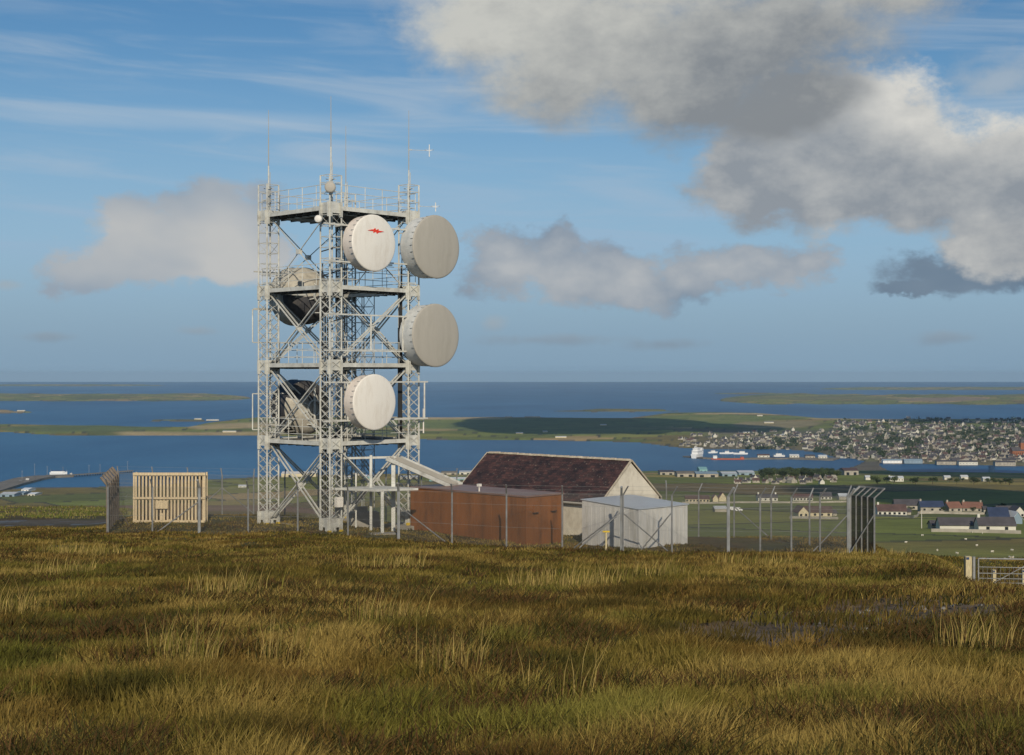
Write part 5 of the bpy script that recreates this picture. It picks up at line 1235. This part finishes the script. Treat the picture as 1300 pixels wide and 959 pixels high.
    # pale blue-grey band towards the horizon
    hz = sst(E, 60, 235, .72, 0); col = over(col, hz, (.255, .415, .605), (.255, .415, .605), hz)
    hz = sst(E, 0, 95, .85, 0); col = over(col, hz, (.215, .335, .455), (.215, .335, .455), hz)
    def group(l, amp, w0, w1, dark, light, fac, opa=1.0):
        nonlocal col
        D = union(l); d = mth('ADD', D, mth('MULTIPLY', mth('SUBTRACT', nF, .5), amp)); mk = mth('MULTIPLY', sst(d, w0, w1), opa)
        col = over(col, mk, dark, light, fac(D)); return D
    vert = lambda py0, py1: sst(E, 1000 * (EYE - py0) / F, 1000 * (EYE - py1) / F)
    # little clouds low down
    group([ell(1200, 432, 60, 13, A, E), ell(625, 410, 26, 17, A, E), ell(850, 438, 80, 11, A, E), ell(250, 422, 34, 9, A, E), ell(700, 432, 130, 12, A, E), ell(60, 430, 50, 9, A, E), ell(8, 368, 26, 10, A, E), ell(130, 290, 30, 14, A, E)], 1.8, .1, 1.0, (.22, .27, .33), (.36, .40, .43), lambda D: vert(440, 405), .55)
    group([ell(655, 338, 84, 54), ell(740, 345, 90, 50), ell(795, 362, 84, 36), ell(635, 315, 48, 42), ell(880, 366, 72, 34), ell(975, 335, 88, 40), ell(1010, 328, 52, 28), ell(920, 345, 80, 30), ell(700, 310, 55, 32)], 1.5, .02, .5, (.19, .25, .33), (.46, .47, .48),
          lambda D: mth('ADD', mth('ADD', mth('MULTIPLY', D, .55), mth('MULTIPLY', lit, 1.0)), mth('ADD', mth('MULTIPLY', nS, .35), mth('MULTIPLY', mth('SUBTRACT', nF, .5), .9))), .9)
    group([ell(1240, 352, 140, 31), ell(1140, 368, 60, 11), ell(1280, 330, 80, 50)], .8, .03, .4, (.10, .16, .24), (.20, .26, .33), lambda D: mth('ADD', lit, .3), .95)
    group([ell(200, 320, 120, 60), ell(290, 300, 90, 70), ell(120, 345, 62, 34), ell(250, 268, 70, 48), ell(330, 320, 70, 50), ell(180, 290, 80, 45), ell(220, 350, 150, 26)], 1.0, .02, .40, (.30, .36, .43), (.52, .52, .51),
          lambda D: mth('ADD', mth('ADD', sst(E, 1000 * (EYE - 385) / F, 1000 * (EYE - 345) / F, .1, .62), mth('MULTIPLY', lit, .9)), mth('MULTIPLY', sst(E, 100, 135), -.45)), .96)
    # right hand cumulus
    group([ell(1010, 200, 130, 95), ell(1110, 175, 130, 90), ell(1210, 235, 140, 85), ell(950, 235, 90, 62), ell(1300, 260, 130, 95), ell(1090, 245, 170, 62), ell(1270, 315, 70, 55), ell(1150, 260, 130, 52)], .85, .0, .42, (.27, .30, .335), (.66, .65, .61),
          lambda D: mth('ADD', mth('ADD', sst(E, 100, 205, .05, .55), mth('MULTIPLY', lit, .9)), mth('ADD', sst(A, 120, 340, -.2, .25), mth('MULTIPLY', mth('SUBTRACT', nF, .5), 1.0))), .98)
    group([ell(1270, 110, 70, 40)], .8, .0, .8, (.36, .42, .48), (.46, .50, .53), lambda D: D, .6)
    # big soft cloud overhead
    group([ell(640, 10, 170, 110), ell(760, 60, 220, 120), ell(950, 60, 220, 110), ell(1090, -10, 150, 80), ell(800, -60, 420, 130), ell(700, 100, 120, 75), ell(860, 125, 150, 72), ell(990, 140, 140, 60)], .6, .0, .62, (.235, .255, .275), (.56, .56, .52),
          lambda D: mth('ADD', mth('ADD', sst(E, 165, 275, .05, .65), mth('MULTIPLY', lit, .45)), mth('ADD', sst(A, -60, 190, .35, -.22), mth('ADD', mth('MULTIPLY', mth('SUBTRACT', nF, .5), 1.1), .10))), .98)
    L.new(col, bg.inputs['Color'])
world()
su = bpy.data.lights.new('sun', 'SUN'); su.energy = 4.6; su.angle = R(.5); su.color = (1, .88, .70); so = bpy.data.objects.new('sun', su); COL.objects.link(so); so.rotation_euler = SUN.to_track_quat('Z', 'Y').to_euler(); so.location = (0, 0, 50)

cam = bpy.data.cameras.new('camera'); cam.lens = F / 1300 * 36; cam.sensor_width = 36; cam.sensor_fit = 'HORIZONTAL'; cam.shift_y = -(479.5 - EYE) / 1300; cam.clip_start = .1; cam.clip_end = 120000
co = bpy.data.objects.new('camera', cam); COL.objects.link(co); co.location = (0, 0, 0); co.rotation_euler = (math.pi / 2, 0, 0); SC.camera = co
SC.view_settings.view_transform = 'Standard'; SC.view_settings.look = 'None'; SC.view_settings.gamma = 1; SC.view_settings.exposure = EXPO; SC.view_settings.use_curve_mapping = False
SC.cycles.max_bounces = 5; SC.cycles.transparent_max_bounces = 24; SC.cycles.volume_bounces = 0; SC.cycles.diffuse_bounces = 2; SC.cycles.caustics_reflective = False; SC.cycles.caustics_refractive = False
try: SC.cycles.use_denoising = True
except Exception: pass
